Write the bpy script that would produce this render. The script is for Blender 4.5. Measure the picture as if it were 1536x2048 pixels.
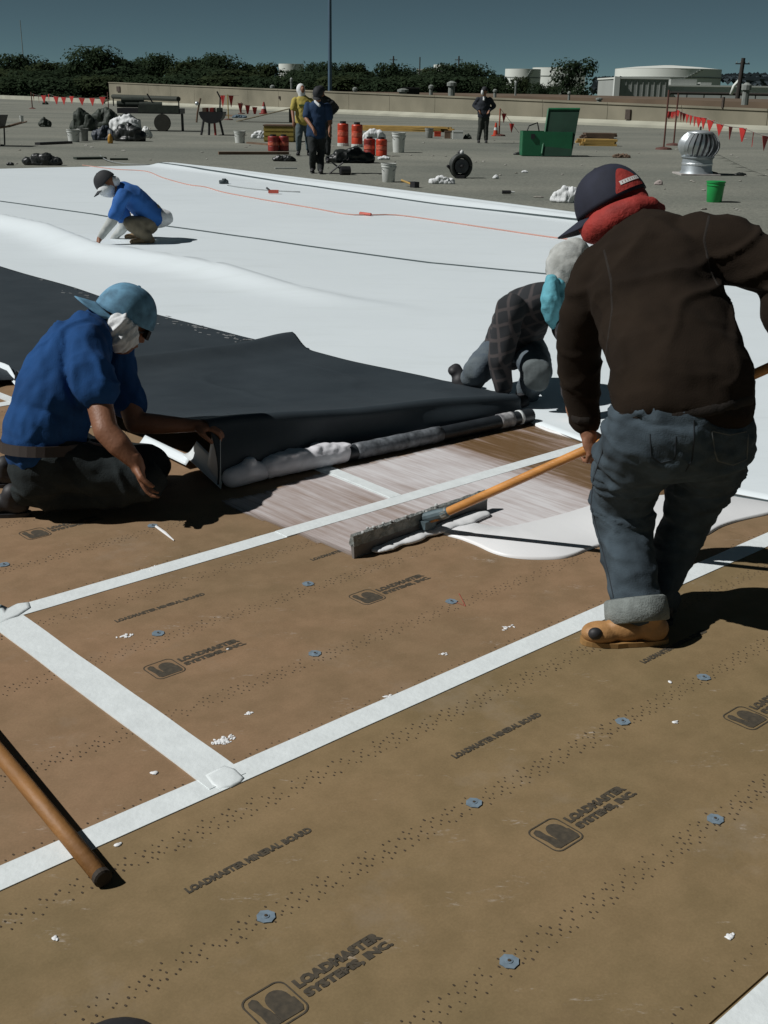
import bpy, bmesh, math, random
import numpy as np
from mathutils import Vector, Matrix, noise

for o in list(bpy.data.objects):
    bpy.data.objects.remove(o)
scene = bpy.context.scene
COL = scene.collection

# ------------------------------------------------------------------ camera
PITCH = math.atan(841 / 2300)
ROLL = math.radians(0.8)
FPX, CAM_H = 2300.0, 1.57
_F = Vector((0, math.cos(PITCH), -math.sin(PITCH)))
_R0 = Vector((1, 0, 0))
_U0 = Vector((0, math.sin(PITCH), math.cos(PITCH)))
_R = _R0 * math.cos(ROLL) + _U0 * math.sin(ROLL)
_U = _U0 * math.cos(ROLL) - _R0 * math.sin(ROLL)
cam_data = bpy.data.cameras.new('camera')
cam_data.sensor_fit = 'VERTICAL'
cam_data.sensor_height = 24
cam_data.lens = 24 * FPX / 2048
cam_data.clip_start = 0.05
cam_data.clip_end = 6000
cam = bpy.data.objects.new('camera', cam_data)
COL.objects.link(cam)
M3 = Matrix((_R, _U, -_F)).transposed()
cam.matrix_world = Matrix.Translation((0, 0, CAM_H)) @ M3.to_4x4()
scene.camera = cam

# ------------------------------------------------------------------ light
SUN_EL = math.radians(47)
SHADOW_DIR = Vector((1.0, 0.20, 0)).normalized()       # shadows fall to the right
world = bpy.data.worlds.new('World')
scene.world = world
world.use_nodes = True
wn = world.node_tree
wn.nodes.clear()
w_out = wn.nodes.new('ShaderNodeOutputWorld')
w_bg = wn.nodes.new('ShaderNodeBackground')
sky = wn.nodes.new('ShaderNodeTexSky')
sky.sky_type = 'NISHITA'
sky.sun_disc = False
sky.sun_elevation = SUN_EL
sun_dir = Vector((-SHADOW_DIR.x * math.cos(SUN_EL), -SHADOW_DIR.y * math.cos(SUN_EL), math.sin(SUN_EL)))
sky.sun_rotation = math.atan2(sun_dir.x, sun_dir.y)
sky.altitude = 14000
sky.air_density = 1.3
sky.dust_density = 0.0
sky.ozone_density = 2.5
w_tint = wn.nodes.new('ShaderNodeMix')
w_tint.data_type = 'RGBA'
w_tint.blend_type = 'MULTIPLY'
w_tint.inputs[0].default_value = 1.0
w_tint.inputs[7].default_value = (0.93, 0.80, 0.45, 1)
wn.links.new(sky.outputs[0], w_tint.inputs[6])
wn.links.new(w_tint.outputs[2], w_bg.inputs[0])
w_bg.inputs[1].default_value = 0.070
wn.links.new(w_bg.outputs[0], w_out.inputs[0])

sun_data = bpy.data.lights.new('sun', 'SUN')
sun_data.energy = 4.7
sun_data.angle = math.radians(0.5)
sun_data.color = (1.0, 0.985, 0.965)
sun = bpy.data.objects.new('sun', sun_data)
COL.objects.link(sun)
sun.rotation_euler = (-sun_dir).to_track_quat('-Z', 'Y').to_euler()
sun.location = sun_dir * 50

scene.view_settings.view_transform = 'Standard'
scene.view_settings.look = 'None'
scene.view_settings.exposure = -0.28
scene.view_settings.gamma = 1
scene.view_settings.use_curve_mapping = False

# ------------------------------------------------------------------ where things stand
def ray(px, py):
    return _F + _R * ((px - 768) / FPX) - _U * ((py - 1024) / FPX)

def G(px, py, z=0.0):
    """spot on the level z that lies in this direction"""
    d = ray(px, py)
    t = (z - CAM_H) / d.z
    return Vector((d.x * t, d.y * t, z))

def P(px, py, Y):
    """spot at distance Y ahead"""
    d = ray(px, py)
    t = Y / d.y
    return Vector((d.x * t, Y, CAM_H + d.z * t))

YAW = math.radians(47.8)
UV_ = Vector((math.sin(YAW), math.cos(YAW), 0))   # along the tape lines
NV_ = Vector((math.cos(YAW), -math.sin(YAW), 0))  # across them
def NU(n, u, z=0.0):
    v = NV_ * n + UV_ * u
    v.z = z
    return v

# ------------------------------------------------------------------ helpers
class MB:
    def __init__(s):
        s.v = []; s.f = []
    def add(s, vs, fs):
        b = len(s.v)
        s.v += [tuple(v) for v in vs]
        s.f += [tuple(i + b for i in f) for f in fs]
        return s
    def box(s, c, size, rot=None, taper=1.0):
        c = Vector(c); hx, hy, hz = size[0] / 2, size[1] / 2, size[2] / 2
        vs = []
        for z in (-1, 1):
            k = taper if z > 0 else 1
            for x, y in ((-1, -1), (1, -1), (1, 1), (-1, 1)):
                p = Vector((x * hx * k, y * hy * k, z * hz))
                if rot is not None: p = rot @ p
                vs.append(c + p)
        return s.add(vs, [(3, 2, 1, 0), (4, 5, 6, 7), (0, 1, 5, 4), (1, 2, 6, 5), (2, 3, 7, 6), (3, 0, 4, 7)])
    def tube(s, pts, r, seg=8, cap=True):
        pts = [Vector(p) for p in pts]
        n = len(pts)
        if not hasattr(r, '__len__'): r = [r] * n
        rings = []
        ref = None
        for i, p in enumerate(pts):
            t = (pts[min(i + 1, n - 1)] - pts[max(i - 1, 0)])
            if t.length < 1e-9: t = Vector((0, 0, 1))
            t.normalize()
            if ref is None:
                ref = Vector((0, 0, 1)) if abs(t.z) < .9 else Vector((1, 0, 0))
            a = t.cross(ref).normalized(); b = t.cross(a).normalized()
            ref = -b if False else ref
            rings.append([p + (a * math.cos(2 * math.pi * k / seg) + b * math.sin(2 * math.pi * k / seg)) * r[i] for k in range(seg)])
        vs = [v for ring in rings for v in ring]
        fs = []
        for i in range(n - 1):
            for k in range(seg):
                k2 = (k + 1) % seg
                fs.append((i * seg + k, i * seg + k2, (i + 1) * seg + k2, (i + 1) * seg + k))
        if cap:
            fs.append(tuple(range(seg))[::-1]); fs.append(tuple((n - 1) * seg + k for k in range(seg)))
        return s.add(vs, fs)
    def lathe(s, c, prof, seg=20, axis=None, close=True):
        """prof: list of (radius, height)"""
        c = Vector(c)
        q = axis.to_track_quat('Z', 'Y').to_matrix() if axis is not None else Matrix.Identity(3)
        vs = []
        for r, h in prof:
            for k in range(seg):
                a = 2 * math.pi * k / seg
                vs.append(c + q @ Vector((r * math.cos(a), r * math.sin(a), h)))
        fs = []
        for i in range(len(prof) - 1):
            for k in range(seg):
                k2 = (k + 1) % seg
                fs.append((i * seg + k, i * seg + k2, (i + 1) * seg + k2, (i + 1) * seg + k))
        if close:
            fs.append(tuple(range(seg))[::-1]); fs.append(tuple((len(prof) - 1) * seg + k for k in range(seg)))
        return s.add(vs, fs)
    def ell(s, c, rad, axes=None, seg=16, rings=10):
        c = Vector(c)
        vs = []; fs = []
        for i in range(1, rings):
            ph = math.pi * i / rings
            for k in range(seg):
                a = 2 * math.pi * k / seg
                p = Vector((rad[0] * math.sin(ph) * math.cos(a), rad[1] * math.sin(ph) * math.sin(a), rad[2] * math.cos(ph)))
                if axes is not None: p = axes @ p
                vs.append(c + p)
        top = len(vs); p = Vector((0, 0, rad[2])); vs.append(c + (axes @ p if axes is not None else p))
        bot = len(vs); p = Vector((0, 0, -rad[2])); vs.append(c + (axes @ p if axes is not None else p))
        for i in range(rings - 2):
            for k in range(seg):
                k2 = (k + 1) % seg
                fs.append((i * seg + k, (i + 1) * seg + k, (i + 1) * seg + k2, i * seg + k2))
        for k in range(seg):
            k2 = (k + 1) % seg
            fs.append((top, k, k2)); b = (rings - 2) * seg
            fs.append((bot, b + k2, b + k))
        return s.add(vs, fs)
    def cone(s, p1, r1, p2, r2, seg=14):
        """tapered limb with round ends"""
        p1 = Vector(p1); p2 = Vector(p2)
        t = p2 - p1; L = t.length
        if L < 1e-6: return s.ell(p1, (r1, r1, r1))
        prof = []
        for i in range(1, 5): a = math.pi / 2 * i / 4; prof.append((max(r1 * math.sin(a), 1e-4), -r1 * math.cos(a)))
        prof.insert(0, (r1 * .05, -r1))
        for i in range(0, 4): a = math.pi / 2 * i / 4; prof.append((r2 * math.cos(a), L + r2 * math.sin(a)))
        prof.append((r2 * .05, L + r2))
        return s.lathe(p1, prof, seg, t.normalized())
    def poly(s, pts, z0, z1):
        """prism from an outline"""
        n = len(pts)
        vs = [Vector((p[0], p[1], z0)) for p in pts] + [Vector((p[0], p[1], z1)) for p in pts]
        fs = [tuple(range(n))[::-1], tuple(range(n, 2 * n))]
        for i in range(n):
            j = (i + 1) % n
            fs.append((i, j, n + j, n + i))
        return s.add(vs, fs)
    def mesh(s, name='m'):
        me = bpy.data.meshes.new(name)
        me.from_pydata(s.v, [], s.f)
        me.update()
        return me

def link(name, me, mt, parent=None, smooth=False, autos=False):
    o = bpy.data.objects.new(name, me)
    COL.objects.link(o)
    if mt is not None and len(me.materials) == 0: me.materials.append(mt)
    if parent is not None: o.parent = parent
    if smooth:
        me.polygons.foreach_set('use_smooth', [True] * len(me.polygons))
    return o

def build(name, mb, mt, parent=None, smooth=False, sharp=None):
    me = mb.mesh(name)
    bm = bmesh.new(); bm.from_mesh(me)
    bmesh.ops.recalc_face_normals(bm, faces=bm.faces)
    if sharp:
        for e in bm.edges:
            if len(e.link_faces) == 2 and e.calc_face_angle(0) > sharp: e.smooth = False
    bm.to_mesh(me); bm.free()
    return link(name, me, mt, parent, smooth or bool(sharp))

def tag(o, label=None, cat=None, group=None, kind=None):
    if label: o['label'] = label
    if cat: o['category'] = cat
    if group: o['group'] = group
    if kind: o['kind'] = kind
    return o

def empty(name, loc, label=None, cat=None, group=None, rz=0.0):
    o = bpy.data.objects.new(name, None)
    o.empty_display_size = .1
    COL.objects.link(o)
    o.location = loc
    o.rotation_euler = (0, 0, rz)
    return tag(o, label, cat, group)

def part(name, mb, mt, root, **k):
    """mesh given in world metres, hung under a root that stands somewhere"""
    o = build(name, mb, mt, None, **k)
    o.parent = root
    L = Matrix.Translation(root.location) @ root.rotation_euler.to_matrix().to_4x4()
    r = root
    while r.parent is not None:
        r = r.parent
        L = Matrix.Translation(r.location) @ r.rotation_euler.to_matrix().to_4x4() @ L
    o.data.transform(L.inverted())
    return o

def copy_tree(o, parent=None):
    c = o.copy(); COL.objects.link(c)
    if parent is not None: c.parent = parent
    for ch in list(o.children): copy_tree(ch, c)
    return c

# ------------------------------------------------------------------ materials
def mat(name, col, rough=.7, var=.15, scale=8.0, bump=0.0, bscale=40.0, metal=0.0, spec=.5, col2=None, detail=4, coat=0.0, stretch=None, sheen=0.0):
    m = bpy.data.materials.new(name)
    m.use_nodes = True
    nt = m.node_tree; N = nt.nodes; Lk = nt.links
    b = N['Principled BSDF']
    b.inputs['Roughness'].default_value = rough
    b.inputs['Metallic'].default_value = metal
    b.inputs['Specular IOR Level'].default_value = spec
    if coat: b.inputs['Coat Weight'].default_value = coat
    if sheen: b.inputs['Sheen Weight'].default_value = sheen
    tc = N.new('ShaderNodeTexCoord')
    vec = tc.outputs['Object']
    if stretch:
        mp = N.new('ShaderNodeMapping'); mp.inputs['Scale'].default_value = stretch
        Lk.new(vec, mp.inputs[0]); vec = mp.outputs[0]
    nz = N.new('ShaderNodeTexNoise'); nz.inputs['Scale'].default_value = scale; nz.inputs['Detail'].default_value = detail
    Lk.new(vec, nz.inputs['Vector'])
    rp = N.new('ShaderNodeValToRGB')
    c = Vector(col[:3]); c2 = Vector(col2[:3]) if col2 else c * (1 - var)
    c1 = c if col2 else c * (1 + var)
    rp.color_ramp.elements[0].position = .3; rp.color_ramp.elements[1].position = .7
    rp.color_ramp.elements[0].color = (*c2, 1); rp.color_ramp.elements[1].color = (*c1, 1)
    Lk.new(nz.outputs['Fac'], rp.inputs[0]); Lk.new(rp.outputs[0], b.inputs['Base Color'])
    if bump:
        n2 = N.new('ShaderNodeTexNoise'); n2.inputs['Scale'].default_value = bscale; n2.inputs['Detail'].default_value = 5
        Lk.new(vec, n2.inputs['Vector'])
        bp = N.new('ShaderNodeBump'); bp.inputs['Strength'].default_value = bump; bp.inputs['Distance'].default_value = .01
        Lk.new(n2.outputs['Fac'], bp.inputs['Height']); Lk.new(bp.outputs[0], b.inputs['Normal'])
    return m
# ================================================================== SETTING
rnd = random.Random(7)

# ---- roof covering (gravel surfaced old roof)
def mat_roof():
    m = bpy.data.materials.new('old_roof_surface'); m.use_nodes = True
    N = m.node_tree.nodes; L = m.node_tree.links; b = N['Principled BSDF']
    b.inputs['Roughness'].default_value = .9; b.inputs['Specular IOR Level'].default_value = .25
    tc = N.new('ShaderNodeTexCoord')
    n1 = N.new('ShaderNodeTexNoise'); n1.inputs['Scale'].default_value = .22; n1.inputs['Detail'].default_value = 6; n1.inputs['Roughness'].default_value = .62
    mp = N.new('ShaderNodeMapping'); mp.inputs['Scale'].default_value = (.55, 1.0, 1); mp.inputs['Rotation'].default_value = (0, 0, .1)
    L.new(tc.outputs['Object'], mp.inputs[0]); L.new(mp.outputs[0], n1.inputs['Vector'])
    n2 = N.new('ShaderNodeTexNoise'); n2.inputs['Scale'].default_value = 22; n2.inputs['Detail'].default_value = 6; n2.inputs['Roughness'].default_value = .8
    L.new(tc.outputs['Object'], n2.inputs['Vector'])
    r1 = N.new('ShaderNodeValToRGB'); e = r1.color_ramp.elements
    e[0].position = .34; e[0].color = (.152, .162, .140, 1); e[1].position = .66; e[1].color = (.232, .235, .200, 1)
    L.new(n1.outputs['Fac'], r1.inputs[0])
    r2 = N.new('ShaderNodeValToRGB'); e = r2.color_ramp.elements
    e[0].position = .36; e[0].color = (.62, .62, .62, 1); e[1].position = .64; e[1].color = (1.25, 1.25, 1.22, 1)
    L.new(n2.outputs['Fac'], r2.inputs[0])
    mx = N.new('ShaderNodeMix'); mx.data_type = 'RGBA'; mx.blend_type = 'MULTIPLY'; mx.inputs[0].default_value = 1
    L.new(r1.outputs[0], mx.inputs[6]); L.new(r2.outputs[0], mx.inputs[7]); L.new(mx.outputs[2], b.inputs['Base Color'])
    bp = N.new('ShaderNodeBump'); bp.inputs['Strength'].default_value = .5; bp.inputs['Distance'].default_value = .01
    L.new(n2.outputs['Fac'], bp.inputs['Height']); L.new(bp.outputs[0], b.inputs['Normal'])
    return m
M_roof = mat_roof()
M_ground = mat('grass_and_dirt', (.07, .08, .04), .95, .4, .02)
M_concrete = mat('parapet_concrete', (.245, .225, .165), .9, .2, .35, .3, 3, col2=(.15, .14, .10), detail=8)
M_concrete_pale = mat('pale_flashing', (.36, .36, .29), .8, .15, .5, detail=6)  # paler concrete tone for kerb and base flashing
M_brownroof = mat('brown_roof_edge', (.12, .085, .055), .9, .25, .3)
M_steelwhite = mat('tank_white', (.66, .69, .64), .6, .06, .05)
M_bluepole = mat('painted_pole', (.07, .12, .17), .5, .1, 1)
M_darkwood = mat('weathered_pole_wood', (.035, .03, .025), .9, .2, 1)
M_bark = mat('bark', (.05, .04, .03), .95, .3, 3)
PARL, PARR = G(220, 207), G(1536, 265)
pdir = (PARR - PARL).normalized()
PEND = PARR + pdir * 32
CURB = Vector((-58, 174, 0))
CURB2 = CURB + (CURB - PARL).normalized() * 110

tag(build('ground', MB().add([(-3000, -300, -8), (3000, -300, -8), (3000, 5000, -8), (-3000, 5000, -8)], [(0, 1, 2, 3)]), M_ground), kind='structure')
mb = MB()
mb.poly([(-150, -12), (45, -12), (PEND.x, PEND.y), (PARR.x, PARR.y), (PARL.x, PARL.y), (CURB.x, CURB.y), (CURB2.x, CURB2.y), (-150, 260)], -.6, -.016)
tag(build('roof', mb, M_roof), kind='structure')

# ---- mineral boards of the new deck
def mat_board(name, CA, CB, off0=0):
    m = bpy.data.materials.new(name); m.use_nodes = True
    N = m.node_tree.nodes; L = m.node_tree.links; b = N['Principled BSDF']
    b.inputs['Roughness'].default_value = .75; b.inputs['Specular IOR Level'].default_value = .3
    tc = N.new('ShaderNodeTexCoord')
    def nz(sc, det, ro, st=None, off=0):
        v = tc.outputs['Object']
        mp = N.new('ShaderNodeMapping'); mp.inputs['Rotation'].default_value = (0, 0, -math.pi / 2 + YAW)
        mp.inputs['Location'].default_value = (off, off * .7, 0)
        if st: mp.inputs['Scale'].default_value = st
        L.new(v, mp.inputs[0])
        n = N.new('ShaderNodeTexNoise'); n.inputs['Scale'].default_value = sc; n.inputs['Detail'].default_value = det; n.inputs['Roughness'].default_value = ro
        L.new(mp.outputs[0], n.inputs['Vector']); return n.outputs['Fac']
    def ramp(f, p0, c0, p1, c1):
        r = N.new('ShaderNodeValToRGB'); e = r.color_ramp.elements
        e[0].position = p0; e[0].color = (*c0, 1); e[1].position = p1; e[1].color = (*c1, 1)
        L.new(f, r.inputs[0]); return r.outputs[0]
    def mix(f, a, c, bt='MIX'):
        x = N.new('ShaderNodeMix'); x.data_type = 'RGBA'; x.blend_type = bt
        if isinstance(f, float): x.inputs[0].default_value = f
        else: L.new(f, x.inputs[0])
        if isinstance(a, tuple): x.inputs[6].default_value = a
        else: L.new(a, x.inputs[6])
        if isinstance(c, tuple): x.inputs[7].default_value = c
        else: L.new(c, x.inputs[7])
        return x.outputs[2]
    base = ramp(nz(1.1, 5, .6, None, off0), .33, CA, .68, CB)
    fine = ramp(nz(160, 4, .7), .35, (.93, .93, .93), .65, (1.06, 1.06, 1.06))
    c = mix(1.0, base, fine, 'MULTIPLY')
    mott = ramp(nz(9, 6, .65, None, 3), .38, (.9, .9, .88), .62, (1.07, 1.07, 1.08))
    c = mix(1.0, c, mott, 'MULTIPLY')
    # dried white glue scuffs
    s1 = ramp(nz(5.5, 8, .72, (.8, 2.2, 1), 11), .59, (0, 0, 0), .72, (1, 1, 1))
    s2 = ramp(nz(38, 4, .7, (1, 2.6, 1), 5), .5, (0, 0, 0), .66, (1, 1, 1))
    sc = mix(1.0, s1, s2, 'MULTIPLY')
    c = mix(sc, c, (.52, .47, .42, 1))
    haze = ramp(nz(1.9, 6, .7, None, 23), .58, (0, 0, 0), .80, (.34, .34, .34))
    c = mix(haze, c, (.36, .31, .25, 1))
    dk = ramp(nz(2.3, 7, .75, None, 41), .60, (0, 0, 0), .78, (.22, .22, .22))
    c = mix(dk, c, (.15, .10, .06, 1))
    L.new(c, b.inputs['Base Color'])
    bp = N.new('ShaderNodeBump'); bp.inputs['Strength'].default_value = .06; bp.inputs['Distance'].default_value = .003
    L.new(nz(120, 4, .6), bp.inputs['Height']); L.new(bp.outputs[0], b.inputs['Normal'])
    return m
M_board = mat_board('mineral_board_reddish', (.218, .149, .082), (.276, .173, .099))
M_board2 = mat_board('mineral_board_olive', (.194, .142, .070), (.242, .167, .086), 7)
M_tape = mat('white_seam_tape', (.72, .77, .77), .55, .05, 18, .15, 60, stretch=(1, 1, 1))
M_ink = mat('stencil_ink', (.040, .034, .024), .8, .45, 60, col2=(.080, .064, .042))
M_dot = mat('perforation_dark', (.058, .040, .024), .9, .3, 30)
M_plate = mat('blue_galvanised_plate', (.17, .225, .27), .5, .2, 50)

deck = empty('board_deck', (0, 0, 0)); deck['kind'] = 'structure'
W = 1.219
def board(n0, u0, n1, u1):
    g = .002
    mb = MB()
    pts = [NU(n0 + g, u0 + g), NU(n1 - g, u0 + g), NU(n1 - g, u1 - g), NU(n0 + g, u1 - g)]
    mb.poly([(p.x, p.y) for p in pts], -.0135, rnd.uniform(-.0004, .0004))
    return part('mineral_board', mb, M_board2 if n0 > -2.1 else M_board, deck)
joints = {-3: 3.2, -2: 1.9, -1: 3.04, 0: 1.32, 1: .5, 2: 1.0, -4: 1.4, -5: 2.6, -6: 1.1}
boards = {}
for k in range(-6, 3):
    n0 = -2.025 + W * (k - 1); n1 = n0 + W
    L_ = 2.438 if k != 1 else 3.05
    j = joints[k]
    while j > -1.2: j -= L_
    i = 0
    while j < 5.0:
        boards[(k, i)] = (board(n0, j, n1, j + L_), j, j + L_); j += L_; i += 1

def under(n, u):
    for (k, i), (o, a, b) in boards.items():
        n0 = -2.025 + W * (k - 1)
        if n0 <= n < n0 + W and a <= u < b: return o
    return deck

# ---- seam tapes
def tape(n0, u0, n1, u1, w, z=.0024, wob=.0015, label=None):
    a = Vector((n0, u0)); b = Vector((n1, u1)); d = (b - a); L = d.length; d.normalize(); s = Vector((-d.y, d.x))
    k = max(2, int(L / .05)); top = []; fs = []
    for i in range(k + 1):
        p = a + d * (L * i / k)
        w1 = w / 2 + wob * noise.noise(Vector((i * .21, n0 * 3, 1)))
        w2 = w / 2 + wob * noise.noise(Vector((i * .23, n0 * 3, 5)))
        zz = z + .0003 * noise.noise(Vector((i * .35, n0, 9)))
        l, r = p - s * w1, p + s * w2
        for q, h in ((l, -.0008), (l, zz), (r, zz), (r, -.0008)): top.append(NU(q.x, q.y, h))
    for i in range(k):
        for c in range(3): fs.append((4 * i + c, 4 * i + c + 1, 4 * i + 5 + c, 4 * i + 4 + c))
    fs += [(0, 1, 2, 3), (4 * k + 3, 4 * k + 2, 4 * k + 1, 4 * k)]
    o = part('seam_tape', MB().add(top, fs), M_tape, deck, smooth=False)
    if label: o['label'] = label
    return o
TW = .077
tape(-3.243, -.3, -3.243, 5.0, TW, label='white tape strip running under the squeegee handle')
tape(-2.025, -.3, -2.025, 5.0, TW, label='white tape strip crossing the whole deck past the worker\'s boots')
tape(-.762, -.3, -.762, 5.0, TW + .0, label='white tape strip cutting the bottom right corner')
tape(-5.69, -.3, -5.69, 5.0, TW)
tape(-3.20, 1.318, -2.01, 1.326, .105, z=.0038, wob=.004, label='wide white cross tape joining the two long strips')
tape(-4.5, 3.055, -3.28, 3.03, .062, z=.0036, label='cross tape half hidden under smeared glue')
tape(-6.1, 2.50, -5.0, 2.56, .06, z=.0036)
# dab of sealant at the tape crossings
def dab(pts, h, name='sealant_patch', mt=None):
    c = Vector((sum(p[0] for p in pts) / len(pts), sum(p[1] for p in pts) / len(pts)))
    n = len(pts); vs = []; fs = []
    for k, (sc, z) in enumerate(((1, -.0005), (.985, h * .7), (.8, h), (.4, h * 1.05))):
        for p in pts: q = c + (Vector(p) - c) * sc; vs.append((q.x, q.y, z))
    for k in range(3):
        for i in range(n): j = (i + 1) % n; fs.append((k * n + i, k * n + j, (k + 1) * n + j, (k + 1) * n + i))
    fs.append(tuple(3 * n + i for i in range(n)))
    return part(name, MB().add(vs, fs), mt or M_tape, deck, smooth=True)
dab([G(*p)[:2] for p in ((410, 1553), (448, 1533), (470, 1540), (489, 1558), (482, 1566), (462, 1576), (440, 1580), (424, 1572))], .0055)
dab([G(*p)[:2] for p in ((-30, 1222), (0, 1211), (14, 1219), (36, 1209), (58, 1206), (62, 1217), (36, 1234), (-10, 1252))], .0060)

# ---- fastener plates
mbp = MB()
ring = []
for k in range(16):
    a = 2 * math.pi * k / 16; r = .0195 * (1.08 if k % 4 == 0 else (.94 if k % 2 else 1))
    ring.append((r * math.cos(a), r * math.sin(a)))
mbp.poly(ring, .0, .0016)
mbp.lathe((0, 0, .0012), [(.0075, 0), (.0072, .0018), (.003, .0022)], 12)
plate_me = mbp.mesh('fastener_plate'); plate_me.materials.append(M_plate)
screw = MB().lathe((0, 0, .0034), [(.0036, 0), (.0034, .0012), (.0015, .0016)], 8).mesh('screw_head'); screw.materials.append(M_dot)
rows = {-1.56: [1.108, 1.713, 2.284, 2.663], -1.15: [1.384, 2.089, 2.69, 3.3], -2.40: [1.907, 2.480], -2.816: [1.626, 2.211], -3.631: [1.505, 2.101],
        -4.04: [1.25], -.55: [1.6, 2.2]}
for n_, us in rows.items():
    for u_ in us:
        o = link('fastener_plate', plate_me, None, deck); p = NU(n_, u_, .0012)
        o.location = p; o.rotation_euler = (rnd.uniform(-.02, .02), 0, rnd.uniform(0, 6))
        s = link('screw_head', screw, None, o)
# glue streak left of a plate
M_glue = mat('white_bonding_glue', (.78, .79, .79), .4, .015, 3, .12, 9, spec=.4)
part('glue_streak', MB().tube([G(312, 1053, .0035), G(330, 1066, .0035), G(348, 1081, .003)], [.005, .006, .002], 6), M_glue, deck)

# ---- perforations
mb = MB()
def dot(n, u, r, el=1.2):
    ang = rnd.uniform(0, 6)
    vs = []
    for k in range(6):
        a = ang + k * math.pi / 3
        vs.append(NU(n + r * math.cos(a) * el, u + r * math.sin(a), .0007))
    mb.add(vs, [(0, 1, 2, 3, 4, 5)])
def row(nc, u0, u1, lanes, step=.0225):
    u = u0; i = 0
    while u < u1:
        fade = .55 + .45 * noise.noise(Vector((u * 2.1, nc * 7, 3)))
        for li, ln in enumerate(lanes):
            if (i + li) % 5 == 4 and li == 1: continue
            if rnd.random() < .13: continue
            dot(nc + ln + rnd.uniform(-.0022, .0022) + .006 * math.sin(i * 2.2 + li), u + li * step * .42 + rnd.uniform(-.003, .003), rnd.uniform(.0017, .0028) * (.75 + .5 * fade), rnd.uniform(1, 1.6))
        i += 1; u += step
for k in range(-3, 3):
    t = -2.025 + W * k
    row(t - .052, -.2, 4.9, (0,))
    row(t + .135, -.2, 4.9, (-.022, -.007, .008, .022))
    for off in (.465, .875):
        row(t + off, -.2, 4.9, (-.022, -.008, .007, .021))
o = part('perforation_marks', mb, M_dot, deck); o['kind'] = 'stuff'

# ---- printing
def text_mesh(body, size, bold=.0, space=1.0):
    cu = bpy.data.curves.new('t', 'FONT'); cu.body = body; cu.size = size; cu.offset = bold; cu.space_character = space
    cu.resolution_u = 2
    ob = bpy.data.objects.new('t', cu); COL.objects.link(ob)
    bpy.context.view_layer.update()
    me = bpy.data.meshes.new_from_object(ob.evaluated_get(bpy.context.evaluated_depsgraph_get()))
    bpy.data.objects.remove(ob)
    return me
def fit(me, x0, x1, y0, y1):
    xs = [v.co.x for v in me.vertices]; ys = [v.co.y for v in me.vertices]
    a, b, c, d = min(xs), max(xs), min(ys), max(ys)
    for v in me.vertices:
        v.co.x = x0 + (v.co.x - a) / (b - a) * (x1 - x0); v.co.y = y0 + (v.co.y - c) / (d - c) * (y1 - y0)
ROT = Matrix.Rotation(math.pi / 2 - YAW, 4, 'Z')     # reading direction runs along u
def put_print(name, me, n, u, z=.0010):
    bd = under(n, u)
    o = link(name, me, None, bd)
    p = NU(n, u, z)
    o.matrix_local = Matrix.Translation(p) @ ROT
    return o
t1 = text_mesh('LOADMASTER MINERAL BOARD', .02, .0013); fit(t1, 0, .33, -.0105, .0105); t1.materials.append(M_ink)
for n_, u_ in ((-1.733, 1.03), (-1.733, 1.818), (-1.733, 2.605), (-2.976, 1.57), (-2.976, 2.352), (-2.976, 3.13), (-1.733, .25), (-2.976, .79), (-4.2, 1.9), (-4.2, 1.1), (-.5, 1.3)):
    put_print('stencil_lettering', t1.copy() if False else t1, n_, u_)
def logo_mesh():
    mb = MB()
    # rounded frame, 0..0.10 x -.05..+.05
    def rr(x0, y0, x1, y1, r, n=5):
        out = []
        for cx, cy, a0 in ((x1 - r, y1 - r, 0), (x0 + r, y1 - r, 90), (x0 + r, y0 + r, 180), (x1 - r, y0 + r, 270)):
            for i in range(n + 1):
                a = math.radians(a0 + 90 * i / n); out.append((cx + r * math.cos(a), cy + r * math.sin(a)))
        return out
    A = rr(0, -.05, .098, .05, .02); B = rr(.0035, -.0465, .0945, .0465, .017)
    n = len(A)
    mb.add([(x, y, 0) for x, y in A] + [(x, y, 0) for x, y in B], [(i, (i + 1) % n, n + (i + 1) % n, n + i) for i in range(n)])
    # emblem: a dark column on the left, a dome with a stripe, a heavy foot
    mb.add([(x, y, 0) for x, y in ((.010, .026), (.014, .036), (.026, .040), (.032, .032), (.031, .012), (.036, -.004), (.036, -.040), (.018, -.040), (.012, -.030), (.014, -.006))], [tuple(range(10))])
    dome = [(.038, -.040), (.038, .004)]
    for i in range(11):
        a = math.radians(180 - 18 * i); dome.append((.062 + .024 * math.cos(a), .006 + .028 * math.sin(a)))
    dome += [(.086, -.002), (.090, -.004), (.090, -.030), (.084, -.041)]
    mb.add([(x, y, 0) for x, y in dome], [tuple(range(len(dome)))])
    mb.add([(.0355, -.0405, 0), (.0385, -.0405, 0), (.0385, -.018, 0), (.0355, -.010, 0)], [(0, 1, 2, 3)])
    me = mb.mesh('logo')
    for body, y0, y1, x1 in (('LOADMASTER', .004, .030, .318), ('SYSTEMS, INC.', -.029, -.003, .322)):
        t = text_mesh(body, .03, .0024); fit(t, .108, x1, y0, y1)
        bm = bmesh.new(); bm.from_mesh(me); bm.from_mesh(t); bm.to_mesh(me); bm.free()
    return me
lg = logo_mesh(); lg.materials.append(M_ink)
# thin light stripe across the emblem
for n_, u_ in ((-1.355, .928), (-1.355, 1.716), (-1.355, 2.505), (-2.607, 1.47), (-2.607, 2.245), (-2.607, 3.02), (-3.842, 1.675), (-3.842, .9), (-1.355, .14), (-2.607, .69)):
    put_print('stencil_logo', lg, n_, u_)
# red pencil tick by one plate
part('pencil_mark', MB().tube([G(918, 1187, .002), G(931, 1212, .002)], .0012, 4).tube([G(931, 1212, .002), G(911, 1204, .002)], .0008, 4), mat('red_crayon', (.35, .06, .04), .8), deck)

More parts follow.
